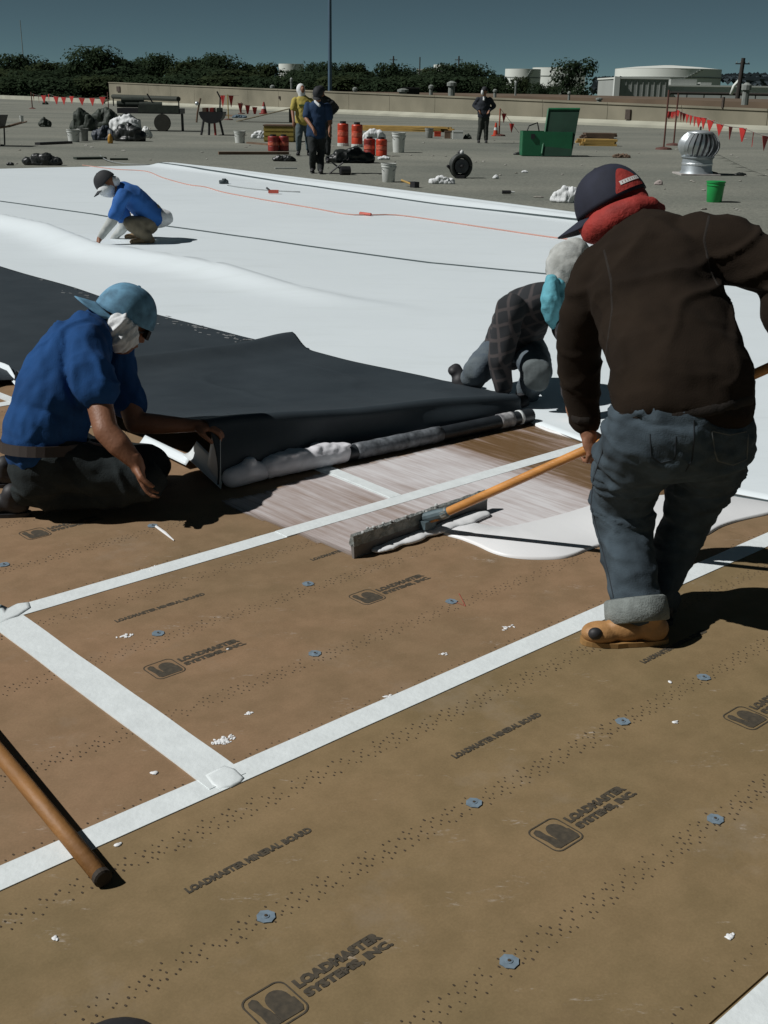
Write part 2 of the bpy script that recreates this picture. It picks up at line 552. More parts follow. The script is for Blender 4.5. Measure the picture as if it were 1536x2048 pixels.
# ---- glue splashes
def splat(px, py, r, n, seed, name='glue_spatter'):
    rr = random.Random(seed); mb = MB(); c = G(px, py)
    for _ in range(n):
        a = rr.uniform(0, 6.28); d = r * rr.random() ** .7
        s = rr.uniform(.0015, .0065) * (1.3 - d / r * .8)
        q = c + NV_ * d * math.cos(a) * .6 + UV_ * d * math.sin(a)
        mb.ell((q.x, q.y, .001), (s * rr.uniform(1, 2), s, s * .35), Matrix.Rotation(rr.uniform(0, 3), 3, 'Z'), 8, 4)
    o = part(name, mb, M_glue, deck, smooth=True); o['kind'] = 'stuff'
    return o
for a in ((447, 1481, .035, 46, 1), (497, 1427, .012, 10, 2), (250, 1272, .028, 14, 3), (455, 1299, .004, 3, 4), (310, 1546, .010, 9, 5), (1462, 1873, .011, 14, 6),
          (235, 1690, .008, 5, 7), (55, 1211, .02, 10, 8), (775, 1394, .018, 14, 9), (808, 1414, .006, 6, 10), (110, 1878, .008, 4, 11), (1340, 1365, .006, 3, 12), (1015, 1255, .03, 10, 13), (885, 1310, .02, 6, 14), (1349, 1445, .01, 4, 15), (300, 1138, .06, 16, 16), (620, 1060, .04, 10, 17)):
    splat(*a)
# ================================================================== MEMBRANE SHEETS
def lerp_poly(pts, t):
    """point at fraction t (by given stops) of a polyline of (t, Vector)"""
    for (a, p), (b, q) in zip(pts, pts[1:]):
        if t <= b or b == pts[-1][0]:
            k = (t - a) / (b - a)
            return p.lerp(q, k)
def seg_dist(p, a, b):
    ab = b - a; k = max(0, min(1, (p - a).dot(ab) / ab.length_squared))
    q = a + ab * k
    side = (b.x - a.x) * (p.y - a.y) - (b.y - a.y) * (p.x - a.x)
    return (p - q).length, k, 1 if side > 0 else -1

M_white = bpy.data.materials.new('white_membrane'); M_white.use_nodes = True
def _mw(m, c0, c1, rough, spec, ns=.5):
    N = m.node_tree.nodes; L = m.node_tree.links; b = N['Principled BSDF']
    b.inputs['Roughness'].default_value = rough; b.inputs['Specular IOR Level'].default_value = spec
    tc = N.new('ShaderNodeTexCoord'); n = N.new('ShaderNodeTexNoise'); n.inputs['Scale'].default_value = ns; n.inputs['Detail'].default_value = 7; n.inputs['Roughness'].default_value = .65
    L.new(tc.outputs['Object'], n.inputs['Vector'])
    r = N.new('ShaderNodeValToRGB'); e = r.color_ramp.elements; e[0].position = .3; e[0].color = (*c0, 1); e[1].position = .7; e[1].color = (*c1, 1)
    L.new(n.outputs['Fac'], r.inputs[0]); L.new(r.outputs[0], b.inputs['Base Color'])
    n3 = N.new('ShaderNodeTexNoise'); n3.inputs['Scale'].default_value = 1.6; n3.inputs['Detail'].default_value = 9; n3.inputs['Roughness'].default_value = .75
    m3 = N.new('ShaderNodeMapping'); m3.inputs['Scale'].default_value = (.5, 2.2, 1); m3.inputs['Rotation'].default_value = (0, 0, .75)
    L.new(tc.outputs['Object'], m3.inputs[0]); L.new(m3.outputs[0], n3.inputs['Vector'])
    r3 = N.new('ShaderNodeValToRGB'); e = r3.color_ramp.elements; e[0].position = .50; e[0].color = (1, 1, 1, 1); e[1].position = .84; e[1].color = (.90, .90, .89, 1)
    x3 = N.new('ShaderNodeMix'); x3.data_type = 'RGBA'; x3.blend_type = 'MULTIPLY'; x3.inputs[0].default_value = 1
    L.new(n3.outputs['Fac'], r3.inputs[0]); L.new(r.outputs[0], x3.inputs[6]); L.new(r3.outputs[0], x3.inputs[7]); L.new(x3.outputs[2], b.inputs['Base Color'])
    n2 = N.new('ShaderNodeTexNoise'); n2.inputs['Scale'].default_value = 6; n2.inputs['Detail'].default_value = 3
    L.new(tc.outputs['Object'], n2.inputs['Vector'])
    bp = N.new('ShaderNodeBump'); bp.inputs['Strength'].default_value = .04; bp.inputs['Distance'].default_value = .02
    L.new(n2.outputs['Fac'], bp.inputs['Height']); L.new(bp.outputs[0], b.inputs['Normal'])
_mw(M_white, (.73, .80, .825), (.77, .84, .865), .42, .4)
M_black = bpy.data.materials.new('black_membrane_underside'); M_black.use_nodes = True
_mw(M_black, (.024, .033, .040), (.036, .047, .055), .60, .32, 3)
M_seam = mat('grey_weld_seam', (.075, .10, .105), .5, .15, 5)
M_whitecloth = mat('white_cloth', (.66, .68, .68), .85, .06, 12, .3, 60)
M_whiteplastic = mat('white_plastic', (.62, .64, .62), .4, .06, 6)

# the big white sheet: two edge lines and a ridge where it is pushed into a wave
FAR = [(0, G(-420, 352)), (.16, G(-60, 341)), (.26, G(60, 338)), (.40, G(335, 331)), (.44, G(400, 338)), (.62, G(640, 368)), (.86, G(1150, 437)), (1, G(1650, 500))]
NEAR = [(0, G(-420, 500)), (.16, G(-60, 560)), (.26, G(60, 600)), (.40, G(335, 690)), (.44, G(420, 715)), (.55, G(700, 815)), (.70, G(1060, 848)), (.80, G(1180, 893)), (.90, G(1340, 968)), (.95, G(1536, 1005)), (1, G(1650, 1032))]
RH = [.12, .125, .125, .12, .11, .09, .06, .025, 0]
RIDGE = [G(*p, h).xy for p, h in zip(((-300, 412), (0, 430), (90, 448), (190, 486), (330, 508), (450, 531), (570, 568), (700, 600), (860, 628)), RH)]
FEDGE = [G(*p).xy for p in ((335, 334), (430, 345), (640, 372), (1150, 440), (1650, 503))]
def sheet_z(p):
    p = Vector((p.x, p.y))
    z = .014
    best = 9; bh = 0; side = 1
    for i in range(len(RIDGE) - 1):
        d, k, s = seg_dist(p, RIDGE[i], RIDGE[i + 1])
        if d < best: best, bh, side = d, RH[i] * (1 - k) + RH[i + 1] * k, s
    w = .08 if side > 0 else .26          # steep beyond, long slope this side
    z += bh * math.exp(-(best / w) ** 2)
    best = 9
    for i in range(len(FEDGE) - 1):
        d, k, s = seg_dist(p, FEDGE[i], FEDGE[i + 1]); best = min(best, d)
    z += .07 * math.exp(-((best - .12) / .22) ** 2)
    far = min(1, p.length / 10)
    z += (.007 * noise.noise(Vector((p.x * .45, p.y * .35, 2))) + .0015 * noise.noise(Vector((p.x * 1.6, p.y * 1.2, 7)))) * far
    return z
NI, NJ = 300, 150
vs = []; fs = []
for i in range(NI + 1):
    a = lerp_poly(FAR, i / NI); b = lerp_poly(NEAR, i / NI)
    for j in range(NJ + 1):
        t = j / NJ; t = t ** 1.15
        q = a.lerp(b, t)
        z = sheet_z(q)
        if j >= NJ - 2: z = .008 + (NJ - j) * .001
        if j == 0: z = -.012
        vs.append((q.x, q.y, z))
for i in range(NI):
    for j in range(NJ):
        k = i * (NJ + 1) + j
        fs.append((k, k + 1, k + NJ + 2, k + NJ + 1))
c0 = G(600, 450)
sheet = build('white_membrane', MB().add(vs, fs), M_white, None, smooth=True)
tag(sheet, 'wide white roofing membrane spread across the roof with one long raised wave', 'roofing membrane')
sm = sheet.modifiers.new('s', 'SOLIDIFY'); sm.thickness = .006; sm.offset = 1

def strip(name, pts, w, parent, mt, lift=.004, n=240, wob=0, zfun=sheet_z):
    """a ribbon that follows the sheet"""
    P_ = [G(*p) for p in pts]
    out = []
    for i in range(len(P_) - 1):
        k = max(2, int((P_[i + 1] - P_[i]).length / .12))
        for q in range(k): out.append(P_[i].lerp(P_[i + 1], q / k))
    out.append(P_[-1]); vs = []; fs = []
    for i, p in enumerate(out):
        t = (out[min(i + 1, len(out) - 1)] - out[max(i - 1, 0)]).normalized(); s = Vector((-t.y, t.x, 0))
        o = wob * noise.noise(Vector((i * .13, 0, w * 9)))
        for q, h in ((-w / 2, -.003), (-w / 2 * .8, lift), (w / 2 * .8, lift), (w / 2, -.003)):
            v = p + s * (q + o); vs.append((v.x, v.y, zfun(v) + .006 + h))
    for i in range(len(out) - 1):
        for c in range(3): fs.append((4 * i + c, 4 * i + c + 1, 4 * i + 5 + c, 4 * i + 4 + c))
    return build(name, MB().add(vs, fs), mt, parent, smooth=True)
strip('weld_seam', [(-200, 385), (0, 405), (190, 432), (330, 455), (620, 497), (860, 530), (1100, 553), (1250, 570)], .068, sheet, M_seam, wob=.01)['label'] = 'dark seam line crossing the white sheet behind the two crouching workers'
strip('weld_seam', [(300, 331.5), (360, 339), (430, 349), (640, 379), (880, 413), (1150, 447), (1300, 466)], .075, sheet, M_seam, wob=.01)['label'] = 'thin seam line just inside the far edge'
strip('sheet_edge_shade', [(1330, 966), (1400, 984), (1480, 999), (1560, 1012)], .022, sheet, M_seam, zfun=lambda p: .004)  # dark ribbon in the seam grey: shading of the near edge put into colour

# cords lying on the white sheet
def cord(name, pts, r, mt, label, cat='cord', zf=sheet_z):
    P_ = [G(*p) for p in pts]; out = []
    for i in range(len(P_) - 1):
        a = P_[max(i - 1, 0)]; b = P_[i]; c = P_[i + 1]; d = P_[min(i + 2, len(P_) - 1)]
        k = max(3, int((c - b).length / .15))
        for q in range(k):
            t = q / k
            out.append(.5 * ((2 * b) + (c - a) * t + (2 * a - 5 * b + 4 * c - d) * t * t + (-a + 3 * b - 3 * c + d) * t ** 3))
    out.append(P_[-1])
    for v in out: v.z = zf(v) + .006 + r
    return tag(build(name, MB().tube(out, r, 6), mt, smooth=True), label, cat)
M_redcord = mat('orange_red_cord', (.50, .27, .22), .6, .1, 3)
M_greycord = mat('grey_cord', (.25, .27, .27), .6, .1, 3)
cord('extension_cord', [(165, 333), (230, 341), (290, 345), (325, 358), (375, 372), (410, 377), (450, 389), (520, 402), (620, 419), (690, 432), (735, 434), (790, 434), (860, 443), (1000, 464), (1100, 479), (1180, 489)], .0085, M_redcord, 'thin orange extension cord wandering across the white membrane')
cord('extension_cord', [(455, 374), (500, 381), (545, 385), (600, 388)], .009, M_greycord, 'short grey cord beside the dark glove on the white membrane')
cord('extension_cord', [(200, 312), (215, 322), (250, 329), (300, 331)], .010, M_greycord, 'dark hose trailing off the far edge of the white membrane', 'hose', zf=lambda p: .0)
# red plug connector on the orange cord
mb = MB().tube([G(720, 433) + Vector((0, 0, .04)), G(742, 435) + Vector((0, 0, .04))], [.022, .018], 8)
tag(build('cord_connector', mb, mat('red_plug', (.5, .08, .05), .5)), 'red plug joining the orange cord halfway across the sheet', 'plug')

# ---- black underside sheets
def grid_sheet(name, fn, ni, nj, mt, thick=.003, parent=None):
    vs = []; fs = []
    for i in range(ni + 1):
        for j in range(nj + 1): vs.append(tuple(fn(i / ni, j / nj)))
    for i in range(ni):
        for j in range(nj):
            k = i * (nj + 1) + j; fs.append((k, k + 1, k + nj + 2, k + nj + 1))
    o = build(name, MB().add(vs, fs), mt, parent, smooth=True)
    m = o.modifiers.new('s', 'SOLIDIFY'); m.thickness = thick; m.offset = 1
    return o
# far black sheet (behind the kneeling man)
b_far = [(0, G(-330, 455)), (.2, G(-60, 522)), (.32, G(0, 538)), (.5, G(150, 583)), (.68, G(300, 632)), (.83, G(430, 667)), (1.0, G(590, 708))]
b_near = [(0, G(-330, 840)), (.2, G(-60, 790)), (.32, G(0, 772)), (.5, G(110, 765)), (.68, G(270, 752)), (.83, G(430, 728)), (1.0, G(620, 715))]
def far_black(s, t):
    q = lerp_poly(b_far, s).lerp(lerp_poly(b_near, s), t)
    e = min(t, 1 - t) * 10
    q.z = .026 + .012 * min(1, e) + .010 * noise.noise(Vector((q.x * 1.1, q.y * 1.0, 4)))
    return q
fb = grid_sheet('black_membrane', far_black, 90, 40, M_black)
tag(fb, 'black sheet lying flat behind the kneeling man, its upper edge against the white membrane', 'roofing membrane', 'black undersides of the folded membrane')
mbs = MB()
rr = random.Random(3)
for _ in range(60):
    px = rr.choice([rr.uniform(300, 520), rr.uniform(60, 520)]); py = 628 + (px - 300) * .30 + abs(rr.gauss(0, 9)) + 4
    q = G(px, py); a = rr.uniform(-.3, .3) - .55
    l = rr.uniform(.008, .05); d = Vector((math.cos(a), math.sin(a), 0))
    mbs.box((q.x, q.y, .0435), (l, rr.uniform(.004, .012), .002), Matrix.Rotation(a, 3, 'Z'))
o = build('glue_specks', mbs, mat('dried_grey_glue', (.22, .23, .23), .8), fb); o['kind'] = 'stuff'

# near folded sheet: back ridge, sagging middle, raised crease, drop to the roll
R_back = (G(30, 772), G(578, 700)); R_front = (G(443, 981), G(1062, 842))
def near_black(s, t):
    a = R_back[0].lerp(R_back[1], s); b = R_front[0].lerp(R_front[1], s)
    hc = .268 - .155 * s + .006 * math.sin(s * 11)      # crease height
    hr = .095 + .028 * math.exp(-((s - .98) / .12) ** 2)
    sag = .035 + .018 * noise.noise(Vector((s * 5, t * 4, 1)))
    if t < .03: k = t / .03; tt = t * .5; z = .03 + (hr - .03) * k
    elif t < .80:
        k = (t - .03) / .77; tt = .015 + k * .915
        z = (hr - .03) * math.exp(-(k / .055) ** 2) + .03 * (1 - k) + sag * math.sin(math.pi * k) * .6 + hc * (k ** 2.2)
        z += (.006 * math.sin(k * 9 + s * 14) + .004 * max(0, 1 - abs(noise.noise(Vector((s * 3.1 + k * 1.2, k * 2.6 - s, 6)))) * 9)) * math.sin(math.pi * k)
    elif t < .86:
        k = (t - .80) / .06; tt = .93 + .035 * math.sin(k * math.pi / 2); z = hc + .012 * math.sin(math.pi * k) * 1 - .022 * k * k
    else:
        k = (t - .86) / .14; tt = .965 + .02 * k + .018 * math.sin(k * math.pi) * math.sin(s * 9 + 1) * .8
        z = (hc - .022) * (1 - k) ** 1.1 + .018 * k
    q = a.lerp(b, tt)
    q.z = max(z, .012)
    # the free left end is pulled up by the man
    q += NV_ * (.010 * noise.noise(Vector((s * 7, t * 3, 8))))
    return q
nb = grid_sheet('black_membrane', near_black, 120, 90, M_black)
tag(nb, 'folded-back black sheet whose front edge is held up by the kneeling man', 'roofing membrane', 'black undersides of the folded membrane')
# small raised peak at its far right corner
# white face showing where the end of the sheet curls (under the man's left hand)
M_face = mat('shaded_white_face', (.62, .66, .66), .55, .05, 8)  # greyer copy of the membrane white, shade put into its colour
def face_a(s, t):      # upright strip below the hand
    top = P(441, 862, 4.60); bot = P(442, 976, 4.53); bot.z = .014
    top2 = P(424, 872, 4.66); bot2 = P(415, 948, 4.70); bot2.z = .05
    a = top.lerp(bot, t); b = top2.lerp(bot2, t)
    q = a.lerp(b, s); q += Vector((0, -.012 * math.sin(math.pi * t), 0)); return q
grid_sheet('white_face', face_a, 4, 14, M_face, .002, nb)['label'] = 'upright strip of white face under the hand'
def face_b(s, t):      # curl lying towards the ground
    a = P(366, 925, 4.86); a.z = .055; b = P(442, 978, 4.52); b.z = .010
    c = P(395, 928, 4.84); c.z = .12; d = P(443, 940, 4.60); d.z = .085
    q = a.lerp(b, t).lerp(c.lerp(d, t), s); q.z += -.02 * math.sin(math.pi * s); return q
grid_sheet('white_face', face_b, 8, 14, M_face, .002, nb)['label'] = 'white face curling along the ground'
def face_c(s, t):      # bright edge running back under the arm
    a = P(280, 896, 5.13); b = P(372, 943, 4.80)
    a.z = .020; b.z = .020
    q = a.lerp(b, t) + Vector((.02, .035, .028)) * s; return q
grid_sheet('white_face', face_c, 3, 12, M_white, .002, nb)['label'] = 'bright edge of the sheet beyond the forearm'
def face_d(s, t):      # white edge left of the man
    a = P(-40, 742, 6.7); b = P(14, 766, 6.45); c = P(42, 802, 6.05)
    for v in (a, b, c): v.z = .02
    q = (a.lerp(b, t * 2) if t < .5 else b.lerp(c, t * 2 - 1)); q += Vector((.010, .035, .045 * math.sin(math.pi * min(1, t * 1.2)))) * s; return q
grid_sheet('white_face', face_d, 4, 14, M_white, .002, nb)['label'] = 'white edge of the sheet left of the kneeling man'

# ---- roll lying along the front of the fold
A_ = G(446, 972) ; B_ = G(1058, 842)
ax = (B_ - A_).normalized(); perp = Vector((-ax.y, ax.x, 0))
off = -perp * .035
def on_axis(t, z): q = A_.lerp(B_, t) + off; q.z = z; return q
roll = empty('membrane_roll', on_axis(.5, 0), 'long black membrane roll lying along the front edge of the folded sheet', 'membrane roll')
M_rollblk = mat('roll_black', (.022, .026, .03), .42, .3, 20, .2, 40, spec=.5)
M_smear = mat('grey_glue_smear', (.22, .24, .26), .5, .5, 25, .3, 40, col2=(.04, .045, .05))
part('roll_core', MB().tube([on_axis(t, .042) for t in (.10, .36, .5, .8, .985)], [.036, .036, .035, .036, .036], 18), M_rollblk, roll, sharp=.9)
part('roll_end', MB().tube([on_axis(.9846, .042), on_axis(.9862, .042)], .030, 18), M_black, roll)
part('smeared_sleeve', MB().tube([on_axis(.37 + .28 * k / 12, .0435) for k in range(13)], [.0385 + .0015 * math.sin(k * 2.4) for k in range(13)], 18), M_smear, roll, smooth=True)
part('smeared_sleeve', MB().tube([on_axis(.86 + .05 * k / 6, .0432) for k in range(7)], [.038 + .001 * math.sin(k * 2.4) for k in range(7)], 18), mat('light_smear', (.5, .5, .5), .5, .5, 22, col2=(.05, .05, .06)), roll, smooth=True)
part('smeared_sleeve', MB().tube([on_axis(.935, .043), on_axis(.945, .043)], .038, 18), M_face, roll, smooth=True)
# white glue coating
def blobby(name, prims, mt, parent, vox, amp=0, fr=8, smooth=3, root=None):
    m = MB()
    for p in prims:
        if len(p) == 4: m.cone(*p)
        else: m.ell(*p)
    return remeshed(name, m, mt, root or parent, vox, smooth, amp, fr)
def remeshed(name, m, mt, root, vox, smooth=3, amp=0, fr=8, fn=None, sfac=.5):
    ob = bpy.data.objects.new('tmp', m.mesh('tmp')); COL.objects.link(ob)
    rm = ob.modifiers.new('r', 'REMESH'); rm.mode = 'VOXEL'; rm.voxel_size = vox; rm.use_smooth_shade = True
    if smooth: s = ob.modifiers.new('s', 'SMOOTH'); s.factor = sfac; s.iterations = smooth
    bpy.context.view_layer.update()
    me = bpy.data.meshes.new_from_object(ob.evaluated_get(bpy.context.evaluated_depsgraph_get()))
    bpy.data.objects.remove(ob)
    me.name = name
    if amp or fn:
        co = [v.co.copy() for v in me.vertices]; no = [v.normal.copy() for v in me.vertices]
        out = []
        for c, n in zip(co, no):
            d = fn(c, n) if fn else amp * noise.noise(c * fr)
            out.extend(c + n * d)
        me.vertices.foreach_set('co', out); me.update()
    me.materials.clear(); me.materials.append(mt)
    o = link(name, me, mt, None, None, True)
    o.parent = root
    me.transform(Matrix.Translation(-Vector(root.location)) if root else Matrix.Identity(4))
    return o
M_glueb = mat('glue_on_roll', (.70, .70, .73), .38, .08, 14, .3, 22, spec=.5)
pr = [(on_axis(.115, .050), .046, on_axis(.33, .050), .045)]
rr = random.Random(4)
for k in range(26):
    q = on_axis(.125 + .2 * k / 25, .088 + rr.uniform(-.004, .010)) + perp * rr.uniform(.0, .03); pr.append((q, (.045 * rr.uniform(.6, 1.3), .03 * rr.uniform(.7, 1.2), .010)))
o = blobby('glue_coat', pr, M_glueb, roll, .006, .003, 30, 1)
o['label'] = 'thick white glue coating the left half of the roll'
part('tube_mouth', MB().tube([on_axis(.1035, .05), on_axis(.108, .05)], [.030, .033], 16), M_black, roll)
pr = [(on_axis(.012, .045), .042, on_axis(.05, .05), .052), (on_axis(.05, .05), .052, on_axis(.095, .042), .040), (on_axis(.062, .095), (.03, .035, .02))]
blobby('glue_sheet_end', pr, M_glueb, roll, .008, .006, 12, 2)['label'] = 'flattened grey-white end piece next to the hand'

# ---- bonding glue: thin squeegeed film over the boards, thick puddle
def film_mat():
    m = bpy.data.materials.new('squeegeed_glue_film'); m.use_nodes = True
    N = m.node_tree.nodes; L = m.node_tree.links; b = N['Principled BSDF']
    b.inputs['Roughness'].default_value = .32; b.inputs['Specular IOR Level'].default_value = .5
    tc = N.new('ShaderNodeTexCoord')
    mp = N.new('ShaderNodeMapping'); mp.vector_type = 'POINT'; mp.inputs['Rotation'].default_value = (0, 0, YAW)
    L.new(tc.outputs['Object'], mp.inputs[0])          # now x = across (n), y = along (u)
    sp = N.new('ShaderNodeSeparateXYZ'); L.new(mp.outputs[0], sp.inputs[0])
    def nz(st, sc, det=5, ro=.6):
        q = N.new('ShaderNodeMapping'); q.inputs['Scale'].default_value = st; L.new(mp.outputs[0], q.inputs[0])
        n = N.new('ShaderNodeTexNoise'); n.inputs['Scale'].default_value = sc; n.inputs['Detail'].default_value = det; n.inputs['Roughness'].default_value = ro
        L.new(q.outputs[0], n.inputs['Vector']); return n.outputs['Fac']
    def mth(op, a, c, d=None):
        x = N.new('ShaderNodeMath'); x.operation = op
        for i, v in enumerate((a, c) if d is None else (a, c, d)):
            if isinstance(v, (int, float)): x.inputs[i].default_value = v
            else: L.new(v, x.inputs[i])
        return x.outputs[0]
    warp = mth('MULTIPLY', mth('SUBTRACT', nz((.35, 1.6, 1), 2.2), .5), .45)
    uu = mth('ADD', sp.outputs[1], warp)
    r = N.new('ShaderNodeValToRGB'); L.new(mth('DIVIDE', mth('SUBTRACT', uu, 2.2), 2.6), r.inputs[0])
    e = r.color_ramp.elements
    stops = [(0, .15), (.05, .50), (.12, .58), (.28, .55), (.33, .74), (.40, .86), (.47, .92), (.53, .80), (.57, .40), (.60, .10), (.66, .02), (.72, .10), (.745, .34), (.77, .10), (.83, .06), (.88, .5), (.95, 1), (1, 1)]
    e[0].position, e[0].color = stops[0][0], (stops[0][1],) * 3 + (1,)
    e[1].position, e[1].color = stops[-1][0], (stops[-1][1],) * 3 + (1,)
    for p_, v_ in stops[1:-1]:
        q = e.new(p_); q.color = (v_, v_, v_, 1)
    streak = nz((.55, 9, 1), 4.2, 7, .68)
    fine = nz((1.0, 40, 1), 3.0, 4, .6)
    blot = nz((1, 1, 1), 3.2, 5, .6)
    k = mth('ADD', r.outputs[0], mth('MULTIPLY', mth('SUBTRACT', streak, .5), 1.25))
    k = mth('ADD', k, mth('MULTIPLY', mth('SUBTRACT', fine, .5), .35))
    k = mth('ADD', k, mth('MULTIPLY', mth('SUBTRACT', blot, .5), .55))
    k = mth('MINIMUM', mth('MAXIMUM', k, 0.0), 1.0)
    cr = N.new('ShaderNodeValToRGB'); L.new(k, cr.inputs[0]); e = cr.color_ramp.elements
    e[0].position = 0; e[0].color = (.165, .098, .045, 1); e[1].position = 1; e[1].color = (.72, .70, .70, 1)
    for p_, c_ in ((.12, (.20, .125, .07)), (.3, (.33, .245, .20)), (.55, (.46, .395, .37)), (.8, (.60, .555, .545))):
        q = e.new(p_); q.color = (*c_, 1)
    L.new(cr.outputs[0], b.inputs['Base Color'])
    # feathered rim: alpha from the vertex weight
    at = N.new('ShaderNodeAttribute'); at.attribute_name = 'rim'; at.attribute_type = 'GEOMETRY'
    al = mth('ADD', mth('MULTIPLY', at.outputs['Fac'], 2.2), mth('MULTIPLY', mth('SUBTRACT', streak, .55), 1.6))
    al = mth('MINIMUM', mth('MAXIMUM', al, 0.0), 1.0)
    al = mth('MULTIPLY', al, mth('GREATER_THAN', at.outputs['Fac'], .001))
    L.new(al, b.inputs['Alpha'])
    bp = N.new('ShaderNodeBump'); bp.inputs['Strength'].default_value = .25; bp.inputs['Distance'].default_value = .003
    L.new(streak, bp.inputs['Height']); L.new(bp.outputs[0], b.inputs['Normal'])
    return m
M_film = film_mat()
film_out = [(432, 1003), (520, 985), (640, 945), (780, 915), (900, 888), (1062, 846), (1180, 890), (1346, 966), (1430, 985), (1540, 1010), (1540, 1030), (1400, 1060), (1180, 1085), (1000, 1062), (880, 1068), (790, 1095), (702, 1118), (640, 1092), (560, 1060), (470, 1025)]
fo = [G(*p).xy for p in film_out]
def inside(p, poly):
    c = False; n = len(poly); j = n - 1
    for i in range(n):
        a, b = poly[i], poly[j]
        if (a.y > p.y) != (b.y > p.y) and p.x < (b.x - a.x) * (p.y - a.y) / (b.y - a.y) + a.x: c = not c
        j = i
    return c
def edge_d(p, poly): return min(seg_dist(p, poly[i], poly[(i + 1) % len(poly)])[0] for i in range(len(poly)))
n0, n1, u0, u1, st = -4.1, -2.0, 2.2, 4.9, .02
cols = int((n1 - n0) / st) + 1; rws = int((u1 - u0) / st) + 1
idx = {}; vs = []; rim = []; fs = []
for a in range(cols):
    for c in range(rws):
        q = NU(n0 + a * st, u0 + c * st); p2 = q.xy
        ins = inside(p2, fo)
        if ins:
            idx[(a, c)] = len(vs); vs.append((q.x, q.y, .0032)); rim.append(min(1, edge_d(p2, fo) / .10 + .02))
for (a, c) in idx:
    if all(k in idx for k in ((a + 1, c), (a + 1, c + 1), (a, c + 1))):
        fs.append((idx[(a, c)], idx[(a + 1, c)], idx[(a + 1, c + 1)], idx[(a, c + 1)]))
film = build('glue_film', MB().add(vs, fs), M_film)
at = film.data.attributes.new('rim', 'FLOAT', 'POINT'); at.data.foreach_set('value', rim)
tag(film, 'streaky thin film of white glue squeegeed over the brown boards', 'glue'); film['kind'] = 'stuff'
# the tape shows whiter through the film: its own raised strip on top
tape(-3.243, 2.42, -3.243, 4.9, TW - .004, z=.0046, label='tape strip wetted with glue')
tape(-3.9, 3.065, -3.28, 3.04, .06, z=.0050, label='cross tape wetted with glue')

pud = [(884, 1066), (940, 1050), (1000, 1058), (1060, 1048), (1130, 1030), (1200, 1010), (1300, 996), (1420, 992), (1560, 1012), (1560, 1022), (1536, 1030), (1500, 1038), (1468, 1046), (1440, 1056), (1420, 1068), (1396, 1079), (1360, 1085), (1290, 1092), (1220, 1090), (1180, 1100), (1150, 1112), (1118, 1119), (1066, 1120), (1020, 1116), (985, 1107), (955, 1093), (925, 1081)]
def puddle(pts, h, name, label, mt, sub=4):
    P_ = [G(*p).xy for p in pts]; n = len(P_); out = []
    for i in range(n):
        a, b, c, d = P_[i - 1], P_[i], P_[(i + 1) % n], P_[(i + 2) % n]
        for q in range(sub):
            t = q / sub; out.append(.5 * ((2 * b) + (c - a) * t + (2 * a - 5 * b + 4 * c - d) * t * t + (-a + 3 * b - 3 * c + d) * t ** 3))
    ce = sum(out, Vector((0, 0))) / len(out); n = len(out); vs = []; fs = []
    # inset along inward normals
    def inset(d):
        r = []
        for i in range(n):
            t = (out[(i + 1) % n] - out[i - 1]).normalized(); nn = Vector((-t.y, t.x))
            if sum((out[i].x * out[(i + 1) % n].y - out[(i + 1) % n].x * out[i].y) for i in range(n)) < 0: nn = -nn
            r.append(out[i] + nn * d)
        return r
    for d, z in ((0, .001), (.002, h * .75), (.008, h)):
        for p in inset(d): vs.append((p.x, p.y, z))
    for k in range(2):
        for i in range(n): j = (i + 1) % n; fs.append((k * n + i, k * n + j, (k + 1) * n + j, (k + 1) * n + i))
    fs.append(tuple(2 * n + i for i in range(n)))
    me_o = build(name, MB().add(vs, fs), mt, smooth=True)
    bm = bmesh.new(); bm.from_mesh(me_o.data); bmesh.ops.triangulate(bm, faces=[f for f in bm.faces if len(f.verts) > 4]); bm.to_mesh(me_o.data); bm.free()
    return tag(me_o, label, 'glue', kind='stuff')
puddle(pud, .0125, 'glue_puddle', 'thick white glue puddle behind the worker\'s legs', M_glue)
puddle([(1062, 846), (1090, 838), (1160, 836), (1240, 850), (1340, 880), (1340, 966), (1260, 930), (1184, 893), (1130, 874), (1090, 862)], .0125, 'glue_puddle', 'pale glue band along the open edge of the white membrane', M_glue)
# ================================================================== PEOPLE
M_skin = mat('brown_skin', (.23, .105, .058), .55, .12, 12, .2, 90, spec=.4)
M_denim = mat('blue_grey_denim', (.048, .066, .080), .95, .35, 14, .3, 260, spec=.2)
M_hair = mat('black_hair', (.015, .012, .01), .6, .2, 40, .5, 80)
M_dark = mat('dark_rubber', (.02, .02, .022), .6, .2, 10)

def cloth_fn(amp, fr, seed, stretch=(1, 1, 1), ridge=True):
    def f(c, n):
        p = Vector((c.x * stretch[0], c.y * stretch[1], c.z * stretch[2])) * fr + Vector((seed, seed * 1.7, 0))
        a = noise.noise(p)
        if ridge: a = (1 - abs(a) * 2.4) * .5
        return amp * (a + .45 * noise.noise(p * 2.3))
    return f

def crease(amp, fr, seed, stretch=(1, 1, 1), rot=(0, 0), sharp=4.5):
    R = Matrix.Rotation(rot[0], 3, 'Y') @ Matrix.Rotation(rot[1], 3, 'X')
    def f(c, n):
        q = R @ c; p = Vector((q.x * stretch[0], q.y * stretch[1], q.z * stretch[2])) * fr + Vector((seed * 1.3, seed, seed * .7))
        w = Vector((noise.noise(p * .6 + Vector((9, 0, 0))), noise.noise(p * .6 + Vector((0, 9, 0))), noise.noise(p * .6 + Vector((0, 0, 9))))) * .8
        a = max(0.0, 1 - abs(noise.noise(p + w)) * sharp); m_ = .5 + noise.noise(p * .45 + Vector((3, 3, 3)))
        return amp * (a ** 1.3) * max(0, min(1, m_ * 1.3))
    return f

